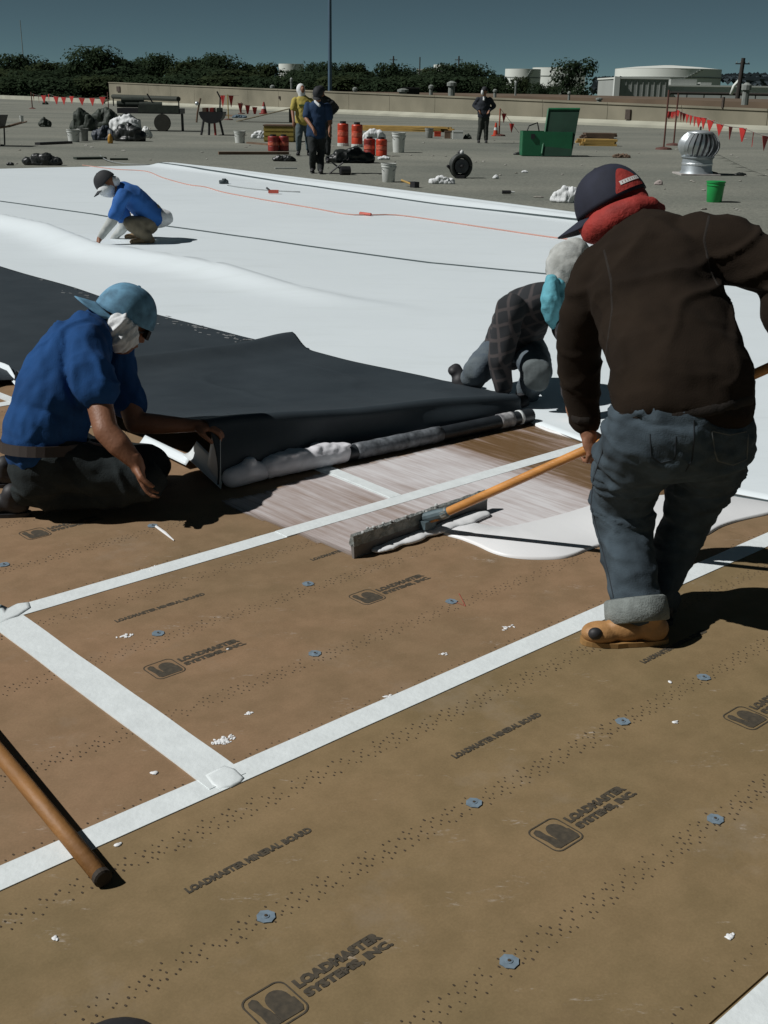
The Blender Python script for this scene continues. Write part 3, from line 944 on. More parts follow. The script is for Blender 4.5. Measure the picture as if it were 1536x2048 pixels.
def loft(m, stations, n=9):
    """stations: (centre, side vector, half width, half depth) -> overlapping slabs along a spine"""
    for (c0, s0, w0, d0), (c1, s1, w1, d1) in zip(stations, stations[1:]):
        for i in range(n):
            k = i / n
            c = c0.lerp(c1, k); s = s0.lerp(s1, k).normalized()
            t = (c1 - c0).normalized(); f = s.cross(t).normalized(); s2 = t.cross(f).normalized()
            ax = Matrix((s2, f, t)).transposed()
            w = w0 + (w1 - w0) * k; d = d0 + (d1 - d0) * k
            m.ell(c, (w, d, max(.05, d * .62)), ax, 20, 8)
    return m

def head_axes(F, U):
    F = F.normalized(); S = F.cross(U).normalized(); U = S.cross(F).normalized()
    return S, F, U, Matrix((S, F, U)).transposed()

def head_prims(m, H, F, U, k=1.0, face=True):
    S, F, U, A = head_axes(F, U)
    m.ell(H + U * .018 * k - F * .008 * k, (.076 * k, .094 * k, .098 * k), A, 20, 14)
    m.ell(H - U * .045 * k + F * .028 * k, (.058 * k, .062 * k, .072 * k), A, 16, 10)
    m.cone(H - U * .088 * k + F * .058 * k, .020 * k, H - U * .06 * k + F * .05 * k, .03 * k)
    if face:
        m.cone(H + U * .006 * k + F * .088 * k, .008 * k, H - U * .030 * k + F * .104 * k, .013 * k)      # nose
        m.cone(H + U * .018 * k + F * .083 * k - S * .03 * k, .010 * k, H + U * .018 * k + F * .083 * k + S * .03 * k, .010 * k)   # brow
        m.cone(H - U * .058 * k + F * .086 * k - S * .02 * k, .008 * k, H - U * .058 * k + F * .086 * k + S * .02 * k, .008 * k)   # lips
        for s in (-1, 1): m.ell(H + S * s * .078 * k - U * .005 * k, (.010 * k, .018 * k, .030 * k), A, 10, 8)
    return m

def cap(H, F, U, mt, root, k=1.0, brim=.075, back=False, brim_mt=None, droop=.25):
    S, F, U, A = head_axes(F, U)
    m = MB(); vs = []; fs = []
    NR, NS = 12, 36
    for i in range(NR + 1):
        ph = math.pi / 2 * i / NR
        for j in range(NS):
            a = 2 * math.pi * j / NS
            seam = 1 - .012 * math.exp(-((((a / (math.pi / 3)) + .5) % 1 - .5) / .05) ** 2)
            r = math.cos(ph) ** .82 * seam if i < NR else 0.0001
            x = .090 * r * math.cos(a); y = .110 * r * math.sin(a); z = .118 * math.sin(ph) ** 1.05
            vs.append(H + (S * x + F * y + U * (z + .012)) * k)
    for i in range(NR):
        for j in range(NS):
            j2 = (j + 1) % NS; fs.append((i * NS + j, i * NS + j2, (i + 1) * NS + j2, (i + 1) * NS + j))
    m.add(vs, fs)
    o = build('cap', m, mt, None, smooth=True); o.parent = root; o.data.transform(Matrix.Translation(-root.location))
    sd = o.modifiers.new('s', 'SOLIDIFY'); sd.thickness = .004 * k; sd.offset = 1
    # button
    b = part('cap_button', MB().ell(H + U * .134 * k, (.007 * k, .007 * k, .004 * k), A, 8, 6), mt, root)
    b.parent = o
    # brim
    m = MB(); vs = []; fs = []
    NA, NB = 18, 6
    for i in range(NA + 1):
        a = math.radians(-62 + 124 * i / NA)
        for j in range(NB + 1):
            t = j / NB
            ln = brim * math.cos(a * 1.15) ** .6 if abs(a * 1.15) < math.pi / 2 else 0
            x = .092 * math.sin(a) * (1 + .02 * t); y = .108 * math.cos(a) + ln * t
            z = .016 - droop * (x * x) / .09 - t * brim * .16
            vs.append(H + (S * x + F * y + U * z) * k)
    for i in range(NA):
        for j in range(NB):
            q = i * (NB + 1) + j; fs.append((q, q + 1, q + NB + 2, q + NB + 1))
    m.add(vs, fs)
    br = build('brim', m, brim_mt or mt, None, smooth=True); br.data.transform(Matrix.Translation(-root.location)); br.parent = o
    sd = br.modifiers.new('s', 'SOLIDIFY'); sd.thickness = .004 * k; sd.offset = 0
    return o

def hand_prims(m, W, D, N_, side=1, curl=.6, k=1.0, spread=.12, thumb=1.0):
    """W wrist, D direction of the fingers, N_ palm normal (fingers curl towards it), side: which side the thumb leaves"""
    D = D.normalized(); S = D.cross(N_).normalized() * side; N_ = (S.cross(D) * side).normalized()
    pc = W + D * .045 * k
    A = Matrix((S, D, N_)).transposed()
    m.ell(pc, (.040 * k, .052 * k, .017 * k), A, 14, 10)
    m.cone(W - D * .02 * k, .027 * k, W + D * .02 * k, .028 * k)
    lens = (.072, .080, .075, .058)
    for i in range(4):
        o = (1.5 - i) * .020 * k
        b = W + D * (.082 - .004 * abs(i - 1)) * k + S * o
        d = (D + S * (1.5 - i) * spread).normalized()
        p = b; L = lens[i] * k; ang = 0
        for j, fr in enumerate((.45, .31, .24)):
            ang += curl * (.8 if j == 0 else 1.0)
            dd = (d * math.cos(ang) + N_ * math.sin(ang)).normalized()
            q = p + dd * L * fr
            m.cone(p, (.0098 - .0012 * j) * k, q, (.0092 - .0013 * j) * k, 10); p = q
    b = W + D * .022 * k + S * .028 * k
    p = b + (D * .55 + S * .75 + N_ * .25).normalized() * .034 * k * thumb
    q = p + (D * .85 + S * .15 + N_ * (.35 + curl * .5)).normalized() * .030 * k
    r = q + (D * .8 - S * .1 + N_ * (.4 + curl * .6)).normalized() * .024 * k
    m.cone(b, .015 * k, p, .0125 * k, 10); m.cone(p, .012 * k, q, .011 * k, 10); m.cone(q, .011 * k, r, .009 * k, 10)
    return m

def shoe(root, ankle, toe, mt, name='shoe', h=.0, k=1.0, vox=.008, sole=None, hi=.09):
    d = toe - ankle; d.z = min(0, d.z); fl = Vector((d.x, d.y, 0)); fl.normalize()
    base = Vector((ankle.x, ankle.y, h)); S = Vector((-fl.y, fl.x, 0))
    A = Matrix((S, fl, Vector((0, 0, 1)))).transposed()
    m = MB()
    m.ell(base + fl * -.02 * k + Vector((0, 0, .045 * k)), (.037 * k, .055 * k, .045 * k), A)
    m.ell(base + fl * .06 * k + Vector((0, 0, .045 * k)), (.040 * k, .075 * k, .040 * k), A)
    m.ell(base + fl * .135 * k + Vector((0, 0, .034 * k)), (.046 * k, .062 * k, .034 * k), A)
    m.cone(base + Vector((0, 0, .05 * k)), .040 * k, base + Vector((0, 0, hi * k)) - fl * .01, .041 * k)
    o = remeshed(name, m, mt, root, vox * k, 3, .0015, 30)
    out = []
    for i in range(28):
        a = 2 * math.pi * i / 28; c, s = math.cos(a), math.sin(a)
        w = .046 if s > 0 else .040
        q = base + fl * (.06 * k + .137 * k * s) + S * (w * k * (abs(c) ** .7) * (1 if c > 0 else -1)) * (1 - .15 * max(0, -s * .4))
        out.append((q.x, q.y))
    so = part('sole', MB().poly(out, h + .001, h + .016 * k), sole or M_dark, root); so.parent = o
    return o

def limb(m, pts, rads, n=5):
    for (a, ra), (b, rb) in zip(zip(pts, rads), zip(pts[1:], rads[1:])): m.cone(a, ra, b, rb, 16)
    return m

# ------------------------------------------------------------------ worker with the squeegee
M_sweater = mat('dark_brown_sweater', (.017, .0115, .0075), .97, .25, 7, .25, 260, spec=.15)
M_navy = mat('navy_cap', (.012, .015, .030), .85, .2, 20, .08, 300)
M_red = mat('red_cloth', (.27, .022, .016), .8, .25, 16, .4, 70)
M_tan = mat('tan_leather', (.38, .20, .075), .55, .2, 18, .3, 50)
M_cuff = mat('pale_denim_reverse', (.17, .19, .18), .9, .25, 30, .4, 160)
def worker_brown():
    neck = P(1292, 452, 3.80); head = P(1226, 415, 3.86)
    chest = P(1300, 560, 3.62); belly = P(1350, 710, 3.38); pelvis = P(1357, 815, 3.27)
    shL = P(1188, 545, 3.68); shR = P(1432, 492, 3.60)
    elL = P(1157, 715, 3.76); wrL = P(1173, 852, 3.76)
    elR = P(1578, 545, 3.50); wrR = P(1610, 690, 3.44)
    hipL = P(1285, 850, 3.24); hipR = P(1428, 850, 3.30)
    knL = P(1243, 1005, 3.40); knR = P(1376, 1035, 3.46)
    anL = P(1276, 1218, 3.21); anR = P(1316, 1186, 3.35)
    root = empty('person', (1.0, 3.3, 0), 'worker seen from behind in dark brown sweater and cuffed jeans pushing a long squeegee', 'person')
    Fh = Vector((-.80, .30, -.52)); Uh = Vector((-.42, .30, .84))
    # skin
    m = MB(); head_prims(m, head - Uh * .02, Fh, Uh); m.cone(neck, .062, head - Uh * .03, .058)
    loft(m, [(pelvis, hipR - hipL, .15, .10), (belly, (hipR - hipL), .14, .09), (chest, shR - shL, .17, .10), (neck, shR - shL, .07, .06)])
    for a, b, c in ((shL, elL, wrL), (shR, elR, wrR)): limb(m, [a, b, c], [.05, .042, .028])
    for a, b, c in ((hipL, knL, anL), (hipR, knR, anR)): limb(m, [a, b, c], [.045, .034, .034])
    hl = (Vector((.18, -.25, -1))).normalized()
    pole_d = (P(1182, 895, 3.74) - P(868, 1040, 4.06)).normalized()
    hand_prims(m, wrL + hl * .02, (hl + Vector((.25, -.1, 0))).normalized(), Vector((.6, .5, .1)).cross(hl).cross(hl) * -1 if False else Vector((-.5, .75, 0)), 1, 1.0, 1.0, .05)
    hr_ = (Vector((-.35, .1, -.25))).normalized()
    hand_prims(m, wrR + hr_ * .01, hr_, Vector((.1, -.2, -.9)), -1, .9, 1.0, .05)
    remeshed('body', m, M_skin, root, .0062, 2)
    # sweater
    m = MB(); sv = (hipR - hipL).normalized(); sw = (shR - shL).normalized()
    hem = P(1366, 832, 3.24)
    loft(m, [(hem, sv, .205, .135), (P(1366, 780, 3.29), sv, .220, .150), (belly + Vector((0.012, 0, 0)), sv, .216, .150), (P(1318, 620, 3.52), sw, .190, .150), (chest + Vector((0, .02, .03)), sw, .20, .140), (P(1300, 505, 3.70), sw, .175, .115), (P(1288, 465, 3.76), sw, .095, .085)])
    limb(m, [shL + Vector((.03, 0, .0)), P(1165, 630, 3.70), elL, P(1163, 790, 3.78), P(1170, 838, 3.77)], [.082, .074, .070, .062, .046])
    limb(m, [P(1395, 490, 3.64), shR + Vector((.02, 0, 0)), P(1500, 520, 3.55), elR], [.095, .094, .086, .080])
    limb(m, [elR, P(1574, 630, 3.47), P(1600, 690, 3.45)], [.080, .074, .056])
    fA = cloth_fn(.012, 4.5, 3, (1.2, 1, 1.0)); fB = cloth_fn(.003, 14, 9, (1, 1, 1.6), False)
    SC1 = crease(.012, 3.6, 5, (.7, 1, 1.7), (.45, 0)); SC2 = crease(.006, 7.5, 15, (.7, 1, 1.6), (-.5, 0))
    sw_o = remeshed('sweater', m, M_sweater, root, .010, 4, fn=lambda c, n: fA(c, n) * .7 + fB(c, n) * .5 + SC1(c, n) + SC2(c, n))
    # ribbed hem
    m = MB(); ring = []
    # jeans
    m = MB()
    loft(m, [(P(1362, 800, 3.28), sv, .175, .095), (P(1357, 850, 3.25), sv, .205, .140), (P(1352, 905, 3.26), sv, .195, .130)])
    limb(m, [P(1290, 875, 3.24), P(1262, 935, 3.33), knL, P(1250, 1075, 3.36), P(1264, 1150, 3.27), P(1275, 1212, 3.21)], [.124, .110, .088, .079, .076, .077])
    limb(m, [P(1424, 872, 3.29), P(1416, 935, 3.40), knR, P(1352, 1090, 3.44), P(1332, 1145, 3.40), P(1317, 1182, 3.36)], [.128, .105, .078, .070, .064, .062])
    fJ = cloth_fn(.012, 7, 17, (1, 1, 1.7)); fK = cloth_fn(.008, 9, 5, (.6, .6, 2.6))
    JC1 = crease(.010, 5.0, 3, (.55, .8, 2.0), (.35, 0)); JC2 = crease(.008, 9, 8, (.6, .8, 1.8), (-.4, 0))
    remeshed('jeans', m, M_denim, root, .008, 3, fn=lambda c, n: fJ(c, n) * .7 + fK(c, n) * .5 + JC1(c, n) + JC2(c, n))
    # rolled cuffs
    cu = empty('x', (0, 0, 0)); bpy.data.objects.remove(cu)
    axis = (P(1270, 1180, 3.24) - P(1279, 1250, 3.19)).normalized()
    part('rolled_cuff', MB().lathe(P(1276, 1246, 3.19), [(.086, 0), (.096, .004), (.098, .03), (.095, .072), (.087, .078), (.080, .06), (.078, .006)], 28, axis, close=False), M_cuff, root, smooth=True)
    axis = (P(1328, 1160, 3.39) - P(1312, 1215, 3.34)).normalized()
    part('trouser_hem', MB().lathe(P(1312, 1214, 3.34), [(.058, 0), (.066, .004), (.068, .05), (.062, .06)], 24, axis, close=False), M_denim, root, smooth=True)
    # back pocket stitching
    mt_st = mat('faded_stitching', (.20, .21, .20), .9)
    # shoes
    toe = G(1190, 1285); s1 = shoe(root, Vector((P(1290, 1255, 3.17).x, 3.17, 0)), Vector((toe.x, toe.y, 0)), M_tan, 'tan_shoe', 0, 1.0, .006, mat('tan_sole', (.30, .17, .06), .6), .10)
    s2 = shoe(root, Vector((anR.x, 3.35, 0)), Vector((anR.x - .1, 3.55, 0)), M_dark, 'dark_shoe', 0, .95, .006)
    part('toe_cap', MB().ell(Vector((P(1290, 1255, 3.17).x - .158, 3.128, .046)), (.022, .018, .019), None, 16, 10), M_dark, root, smooth=True).parent = s1
    for c in s1.children:
        if c.name.startswith('toe_cap'): pass
    # cap, scarf
    cp = cap(head - Uh.normalized() * .005, Fh, Uh, M_navy, root, 1.06, .085)
    S, F, U, A = head_axes(Fh, Uh)
    # red curved patch with a white bar on the rear panel
    def on_cap(a, ph, lift): # a: angle in plan (90 = front), ph elevation
        a = math.radians(a); ph = math.radians(ph)
        r = math.cos(ph) ** .82
        return head - U * .005 + (S * (.090 * r * math.cos(a)) + F * (.110 * r * math.sin(a)) + U * (.118 * math.sin(ph) ** 1.05 + .012)) * 1.06 * (1 + lift)
    vs = []; fs = []; n = 14
    for i in range(n + 1):
        t = i / n; a = -158 + 58 * t; top = 8 + 34 * math.sin(math.pi * t)
        for j in range(5): vs.append(on_cap(a, 5 + (top - 5) * j / 4, .045))
    for i in range(n):
        for j in range(4): q = i * 5 + j; fs.append((q, q + 1, q + 6, q + 5))
    part('red_patch', MB().add(vs, fs), M_red, root, smooth=True)
    wp = MB(); n = 8
    for i in range(n):
        a0 = -146 + 42 * i / n; a1 = a0 + 4.2
        wp.add([on_cap(a0, 14, .062), on_cap(a1, 14, .062), on_cap(a1 + .6, 20, .062), on_cap(a0 + .6, 20, .062)], [(0, 1, 2, 3)])
    wp.add([on_cap(-146 + 42 * i / 10, 15.2 if k else 14.2, .061) for k in (0, 1) for i in range(11)], [(i, i + 1, 12 + i, 11 + i) for i in range(10)])
    wp.add([on_cap(-146 + 42 * i / 10, 20 if k else 19, .061) for k in (0, 1) for i in range(11)], [(i, i + 1, 12 + i, 11 + i) for i in range(10)])
    part('white_lettering', wp, mat('white_thread', (.6, .6, .58), .8), root)
    m = MB()
    limb(m, [P(1176, 466, 3.86), P(1190, 462, 3.80), P(1225, 440, 3.76), P(1265, 420, 3.76), P(1300, 412, 3.78), P(1322, 418, 3.80)], [.022, .044, .047, .042, .030, .014])
    limb(m, [P(1180, 450, 3.92), P(1215, 430, 3.84), P(1262, 405, 3.83)], [.040, .070, .060])
    remeshed('red_scarf', m, M_red, root, .007, 2, fn=cloth_fn(.006, 9, 4, (.6, 1, 1.6)))
    return root
brown = worker_brown()

from mathutils.bvhtree import BVHTree
def seam_on(root, obj, pts, w, mt, name, lift=.0015):
    """thin stitched band laid over the cloth between the given spots"""
    me = obj.data; off = Vector(root.location)
    bvh = BVHTree.FromPolygons([v.co + off for v in me.vertices], [p.vertices for p in me.polygons])
    hits = []
    for (a, b_) in zip(pts, pts[1:]):
        for i in range(10):
            px = a[0] + (b_[0] - a[0]) * i / 10; py = a[1] + (b_[1] - a[1]) * i / 10
            h = bvh.ray_cast(Vector((0, 0, CAM_H)), ray(px, py).normalized())
            if h[0] is not None: hits.append((h[0], h[1]))
    vs = []; fs = []
    for i, (p, n) in enumerate(hits):
        t = (hits[min(i + 1, len(hits) - 1)][0] - hits[max(i - 1, 0)][0]).normalized(); s_ = n.cross(t).normalized()
        vs += [p - s_ * w / 2 - n * .001, p - s_ * w / 4 + n * lift, p + s_ * w / 4 + n * lift, p + s_ * w / 2 - n * .001]
    for i in range(len(hits) - 1):
        for c in range(3): fs.append((4 * i + c, 4 * i + c + 1, 4 * i + 5 + c, 4 * i + 4 + c))
    if fs: o = part(name, MB().add(vs, fs), mt, root, smooth=True); o.parent = obj
def kid(root, nm):
    for c in root.children:
        if c.name.split('.')[0] == nm: return c
JN, SW = kid(brown, 'jeans'), kid(brown, 'sweater')
M_st = mat('faded_stitching', (.085, .095, .095), .9); M_dst = mat('dark_stitching', (.012, .018, .024), .9)
M_rib = mat('sweater_rib', (.013, .009, .006), .97, .25, 60, .3, 260)
seam_on(brown, JN, [(1424, 862), (1430, 905), (1436, 922), (1466, 930), (1494, 918), (1497, 862)], .006, M_st, 'pocket_stitching')
seam_on(brown, JN, [(1424, 862), (1460, 870), (1497, 862)], .005, M_st, 'pocket_stitching')
seam_on(brown, JN, [(1300, 868), (1302, 912), (1322, 926), (1350, 918), (1352, 868)], .005, M_dst, 'pocket_stitching')
seam_on(brown, JN, [(1388, 840), (1388, 880), (1384, 920), (1370, 945)], .006, M_dst, 'jeans_seam')
seam_on(brown, JN, [(1206, 900), (1186, 960), (1182, 1010), (1200, 1080), (1218, 1150), (1228, 1200)], .006, M_dst, 'jeans_seam')
seam_on(brown, SW, [(1208, 500), (1222, 560), (1224, 620), (1214, 690), (1208, 740)], .010, M_rib, 'sleeve_seam', .0012)
seam_on(brown, SW, [(1418, 432), (1408, 480), (1420, 540), (1446, 590)], .010, M_rib, 'sleeve_seam', .0012)
seam_on(brown, SW, [(1226, 834), (1280, 838), (1340, 836), (1400, 826), (1460, 812), (1518, 796)], .030, M_rib, 'ribbed_hem', .003)
seam_on(brown, SW, [(1144, 836), (1160, 842), (1180, 842)], .026, M_rib, 'ribbed_cuff', .003)
KS = kid(kneel, 'shirt') if 'kneel' in globals() else None

# squeegee: a thing of its own, held in both hands
def squeegee():
    L0 = G(706, 1117); L1 = G(972, 1022)
    ax = (L1 - L0).normalized(); pr = Vector((-ax.y, ax.x, 0)); mid = L0.lerp(L1, .5)
    root = empty('squeegee', mid, 'glue-crusted metal squeegee with a long orange wooden handle', 'squeegee')
    M_alu = mat('crusted_metal', (.17, .19, .18), .55, .5, 30, .8, 60, metal=.3, col2=(.36, .37, .35))
    M_rub = mat('grey_rubber_blade', (.14, .13, .12), .6, .2, 10)
    zz = Vector((0, 0, 1))
    m = MB(); n = 40; vs = []; fs = []
    prof = [(-.006, .0), (.004, .0), (.012, .045), (.004, .052), (-.004, .046)]
    for i in range(n + 1):
        q = L0.lerp(L1, i / n)
        for a, h in prof: vs.append(q + pr * (a + .002 * noise.noise(Vector((i * .3, a * 50, 0)))) + zz * h)
    k = len(prof)
    for i in range(n):
        for j in range(k): j2 = (j + 1) % k; fs.append((i * k + j, i * k + j2, (i + 1) * k + j2, (i + 1) * k + j))
    fs += [tuple(range(k)), tuple(n * k + j for j in range(k))[::-1]]
    part('rubber_blade', MB().add(vs, fs), M_rub, root)
    m = MB(); vs = []; fs = []
    prof = [(-.006, .046), (.0, .084), (.013, .088), (.022, .050), (.012, .044)]
    for i in range(n + 1):
        q = L0.lerp(L1, i / n)
        for j, (a, h) in enumerate(prof): vs.append(q + pr * (a + .003 * noise.noise(Vector((i * .9, j * 3, 0)))) + zz * (h + .004 * noise.noise(Vector((i * .8, j * 5, 4)))))
    for i in range(n):
        for j in range(k): j2 = (j + 1) % k; fs.append((i * k + j, i * k + j2, (i + 1) * k + j2, (i + 1) * k + j))
    fs += [tuple(range(k)), tuple(n * k + j for j in range(k))[::-1]]
    part('metal_bar', MB().add(vs, fs), M_alu, root)
    m = MB(); r_ = random.Random(5)
    for i in range(70):
        q = L0.lerp(L1, r_.uniform(.02, .62)) + pr * r_.uniform(0, .02) + zz * r_.uniform(.055, .092); s = r_.uniform(.002, .006)
        m.ell(q, (s * 1.5, s * 1.5, s), None, 6, 4)
    o = part('dried_glue_lumps', m, mat('grey_lumps', (.42, .43, .42), .7, .3, 30), root, smooth=True); o['kind'] = 'stuff'
    A = P(872, 1034, 4.035); B = P(1182, 895, 3.745)
    d = (B - A).normalized()
    part('handle', MB().tube([A - d * .03, A, A.lerp(B, .5), B, B + d * .95], [.013, .0165, .0165, .016, .016], 14), mat('orange_varnished_wood', (.52, .235, .062), .4, .22, 4, .15, 30, stretch=(1, 1, 6), spec=.5), root, smooth=True)
    M_br = mat('dark_bracket', (.10, .14, .155), .5, .3, 20, metal=.2)
    part('bracket', MB().cone(mid + pr * .01 + zz * .055, .022, A + d * .05, .021, 12).box(mid - pr * .012 + zz * .045, (.06, .05, .03), Matrix.Rotation(math.atan2(ax.y, ax.x), 3, 'Z')), M_br, root, smooth=False)
    part('bracket_clamp', MB().tube([A + d * .03, A + d * .055], .021, 12), M_alu, root)
    # glue pushed ahead of the blade
    pr2 = []
    r_ = random.Random(8)
    for i in range(150):
        t = .14 + .78 * i / 150; q = L0.lerp(L1, t) - pr * (.022 + .006 * math.sin(i * .17) + .022 * max(0, t - .4)); s = .022 + .003 * noise.noise(Vector((i * .09, 1, 1))) - .030 * max(0, .35 - t) + .012 * max(0, t - .5) - .07 * max(0, t - .82)
        pr2.append((Vector((q.x, q.y, .012)), (s * 1.7, s * 1.7, s * .55)))
    m = MB()
    for c, r3 in pr2: m.ell(c, r3, None, 10, 6)
    o = remeshed('glue_ridge', m, M_glue, None, .006, 4, .0015, 25)
    tag(o, 'ridge of white glue pushed along by the squeegee blade', 'glue', kind='stuff')
    return root
squeegee()

# ------------------------------------------------------------------ kneeling man on the left
M_royal = mat('royal_blue_shirt', (.013, .058, .175), .95, .18, 9, .2, 200, spec=.2)
M_charcoal = mat('charcoal_trousers', (.022, .028, .029), .95, .3, 10, .3, 200, spec=.2)
M_capblue = mat('washed_blue_cap', (.105, .235, .34), .85, .35, 26, .12, 260)
M_belt = mat('dark_belt', (.03, .022, .018), .6)
def worker_kneeling():
    pelvis = P(92, 900, 4.25); belly = P(95, 830, 4.27); chest = P(150, 715, 4.44); neck = P(196, 662, 4.56); head = P(246, 640, 4.62)
    shR = P(158, 702, 4.31); shL = P(226, 690, 4.72)
    elR = P(212, 862, 4.13); wrR = P(272, 925, 4.10)
    elL = P(270, 845, 4.60); wrL = P(382, 851, 4.62)
    knR = P(290, 962, 4.22); knL = P(300, 930, 4.62)
    anR = P(52, 985, 4.18); anL = P(30, 948, 4.58)
    root = empty('person', (-1.15, 4.35, 0), 'kneeling worker in royal blue shirt and backwards light blue cap holding up the sheet corner', 'person')
    Fh = Vector((.80, .42, -.42)); Uh = Vector((.36, .12, .92))
    m = MB(); head_prims(m, head - Uh * .02, Fh, Uh); m.cone(neck, .058, head - Uh * .04 - Fh * .03, .058)
    sw = (shR - shL).normalized()
    loft(m, [(pelvis, sw, .11, .08), (belly, sw, .11, .08), (chest, sw, .12, .08), (neck, sw, .06, .05)])
    limb(m, [shR + Vector((.02, .05, -.02)), elR, P(238, 890, 4.11), wrR], [.055, .047, .046, .030]); limb(m, [shL, elL, P(310, 848, 4.60), wrL], [.053, .045, .043, .029])
    for a, b, c in ((pelvis + sw * .08 - Vector((0, 0, .02)), knR, anR), (pelvis - sw * .08, knL, anL)): limb(m, [a, b, c], [.06, .035, .03])
    hand_prims(m, P(273, 926, 4.10), Vector((.22, .05, -.9)), Vector((.8, .1, .1)), 1, .35, 1.0, .16)
    hand_prims(m, P(388, 851, 4.615), Vector((1, 0, -.05)), Vector((.1, .2, -1)), -1, .62, 1.0, .05)
    remeshed('body', m, M_skin, root, .0068, 2)
    m = MB()
    loft(m, [(P(92, 905, 4.25), sw, .170, .142), (P(88, 868, 4.26), sw, .170, .146), (belly + Vector((.01, 0, 0)), sw, .168, .148), (P(118, 770, 4.36), sw, .172, .148), (chest + Vector((0, 0, .01)), sw, .170, .132), (P(172, 688, 4.49), sw, .15, .105), (neck, sw, .082, .075)])
    limb(m, [shR + Vector((.01, .04, 0)), P(178, 742, 4.26), P(192, 778, 4.22)], [.088, .083, .080])
    limb(m, [shL, P(240, 750, 4.69), P(256, 800, 4.66)], [.080, .078, .075])
    fA = cloth_fn(.020, 7.5, 31, (1.5, 1.0, .42)); fB = cloth_fn(.003, 16, 3, (1.3, 1.3, .5), False)
    KC1 = crease(.014, 4.2, 2, (1.7, 1, .55), (.3, 0)); KC2 = crease(.008, 8, 12, (1.5, 1, .6), (-.55, 0))
    remeshed('shirt', m, M_royal, root, .009, 3, fn=lambda c, n: fA(c, n) * .6 + fB(c, n) + KC1(c, n) + KC2(c, n))
    m = MB()
    loft(m, [(P(92, 925, 4.24), sw, .165, .140), (P(96, 955, 4.24), sw, .16, .13)])
    limb(m, [P(110, 925, 4.19), P(200, 945, 4.21), knR, P(200, 988, 4.22), P(110, 990, 4.20), anR], [.110, .092, .074, .060, .058, .050])
    limb(m, [P(100, 915, 4.45), P(200, 925, 4.56), knL, P(190, 965, 4.62), anL], [.118, .10, .085, .07, .055])
    fJ = cloth_fn(.012, 9, 17)
    TC = crease(.013, 5.5, 4, (1.5, 1, .9), (.5, 0))
    remeshed('trousers', m, M_charcoal, root, .009, 3, fn=lambda c, n: fJ(c, n) * .7 + TC(c, n))
    # belt / tool strap at the waist
    c = P(91, 890, 4.25); t = (P(92, 850, 4.27) - c).normalized(); f = sw.cross(t).normalized(); pts = []
    for i in range(33):
        a = 2 * math.pi * i / 32; pts.append(c + sw * .182 * math.cos(a) + f * .160 * math.sin(a) - sw * 0 )
    m = MB()
    vs = []; fs = []
    for i, q in enumerate(pts[:-1]):
        for h in (-.02, .02): vs.append(q + t * h)
        n = (q - c).normalized()
        for h in (.02, -.02): vs.append(q + t * h + n * .006)
    k = 32
    for i in range(k):
        j = (i + 1) % k
        for a in range(4): b = (a + 1) % 4; fs.append((4 * i + a, 4 * i + b, 4 * j + b, 4 * j + a))
    part('belt', MB().add(vs, fs), M_belt, root)
    s = shoe(root, P(18, 975, 4.2) * 1, P(-60, 985, 4.2), M_dark, 'boot', 0, 1.0, .008)
    s2 = shoe(root, P(5, 935, 4.55) * 1, P(-70, 940, 4.55), M_dark, 'boot', 0, 1.0, .008)
    cap(head, -Fh + Vector((0, 0, .08)), Uh + Fh * .06, M_capblue, root, 1.12, .082)
    # white cloth hanging over cheek and neck, dark glasses strap
    m = MB(); S, F, U, A = head_axes(Fh, Uh)
    nS = S if S.y < 0 else -S
    limb(m, [P(206, 648, 4.56), P(226, 655, 4.53), P(238, 676, 4.51), P(252, 694, 4.51)], [.018, .044, .046, .022])
    limb(m, [P(232, 652, 4.53), P(254, 664, 4.52), P(260, 684, 4.52), P(258, 698, 4.52)], [.040, .040, .032, .012])
    limb(m, [P(238, 650, 4.52), P(244, 680, 4.52)], [.046, .046])
    fq = cloth_fn(.016, 11, 6, (.6, 1, 2.6)); fr_ = cloth_fn(.004, 30, 2, (.6, 1, 2.0))
    remeshed('white_neck_cloth', m, M_whitecloth, root, .0055, 2, fn=lambda c, n: fq(Matrix.Rotation(.7, 3, 'Y') @ c, n) + fr_(Matrix.Rotation(.7, 3, 'Y') @ c, n))
    Hh = head - Uh.normalized() * .02
    part('glasses_strap', MB().tube([Hh + F * .092 + nS * .035 + U * .012, Hh + F * .06 + nS * .078 + U * .008, Hh + nS * .094 + U * .010, Hh - F * .06 + nS * .082 + U * .022], .0042, 6), M_dark, root)
    part('glasses', MB().box(Hh + F * .100 + nS * .02 + U * .004, (.09, .012, .036), A), M_dark, root)
    m = MB(); m.ell(Hh - F * .03 - U * .01, (.082, .075, .06), A)
    part('hair', m, M_hair, root, smooth=True)
    # paint blots on the cap
    return root
kneel = worker_kneeling()

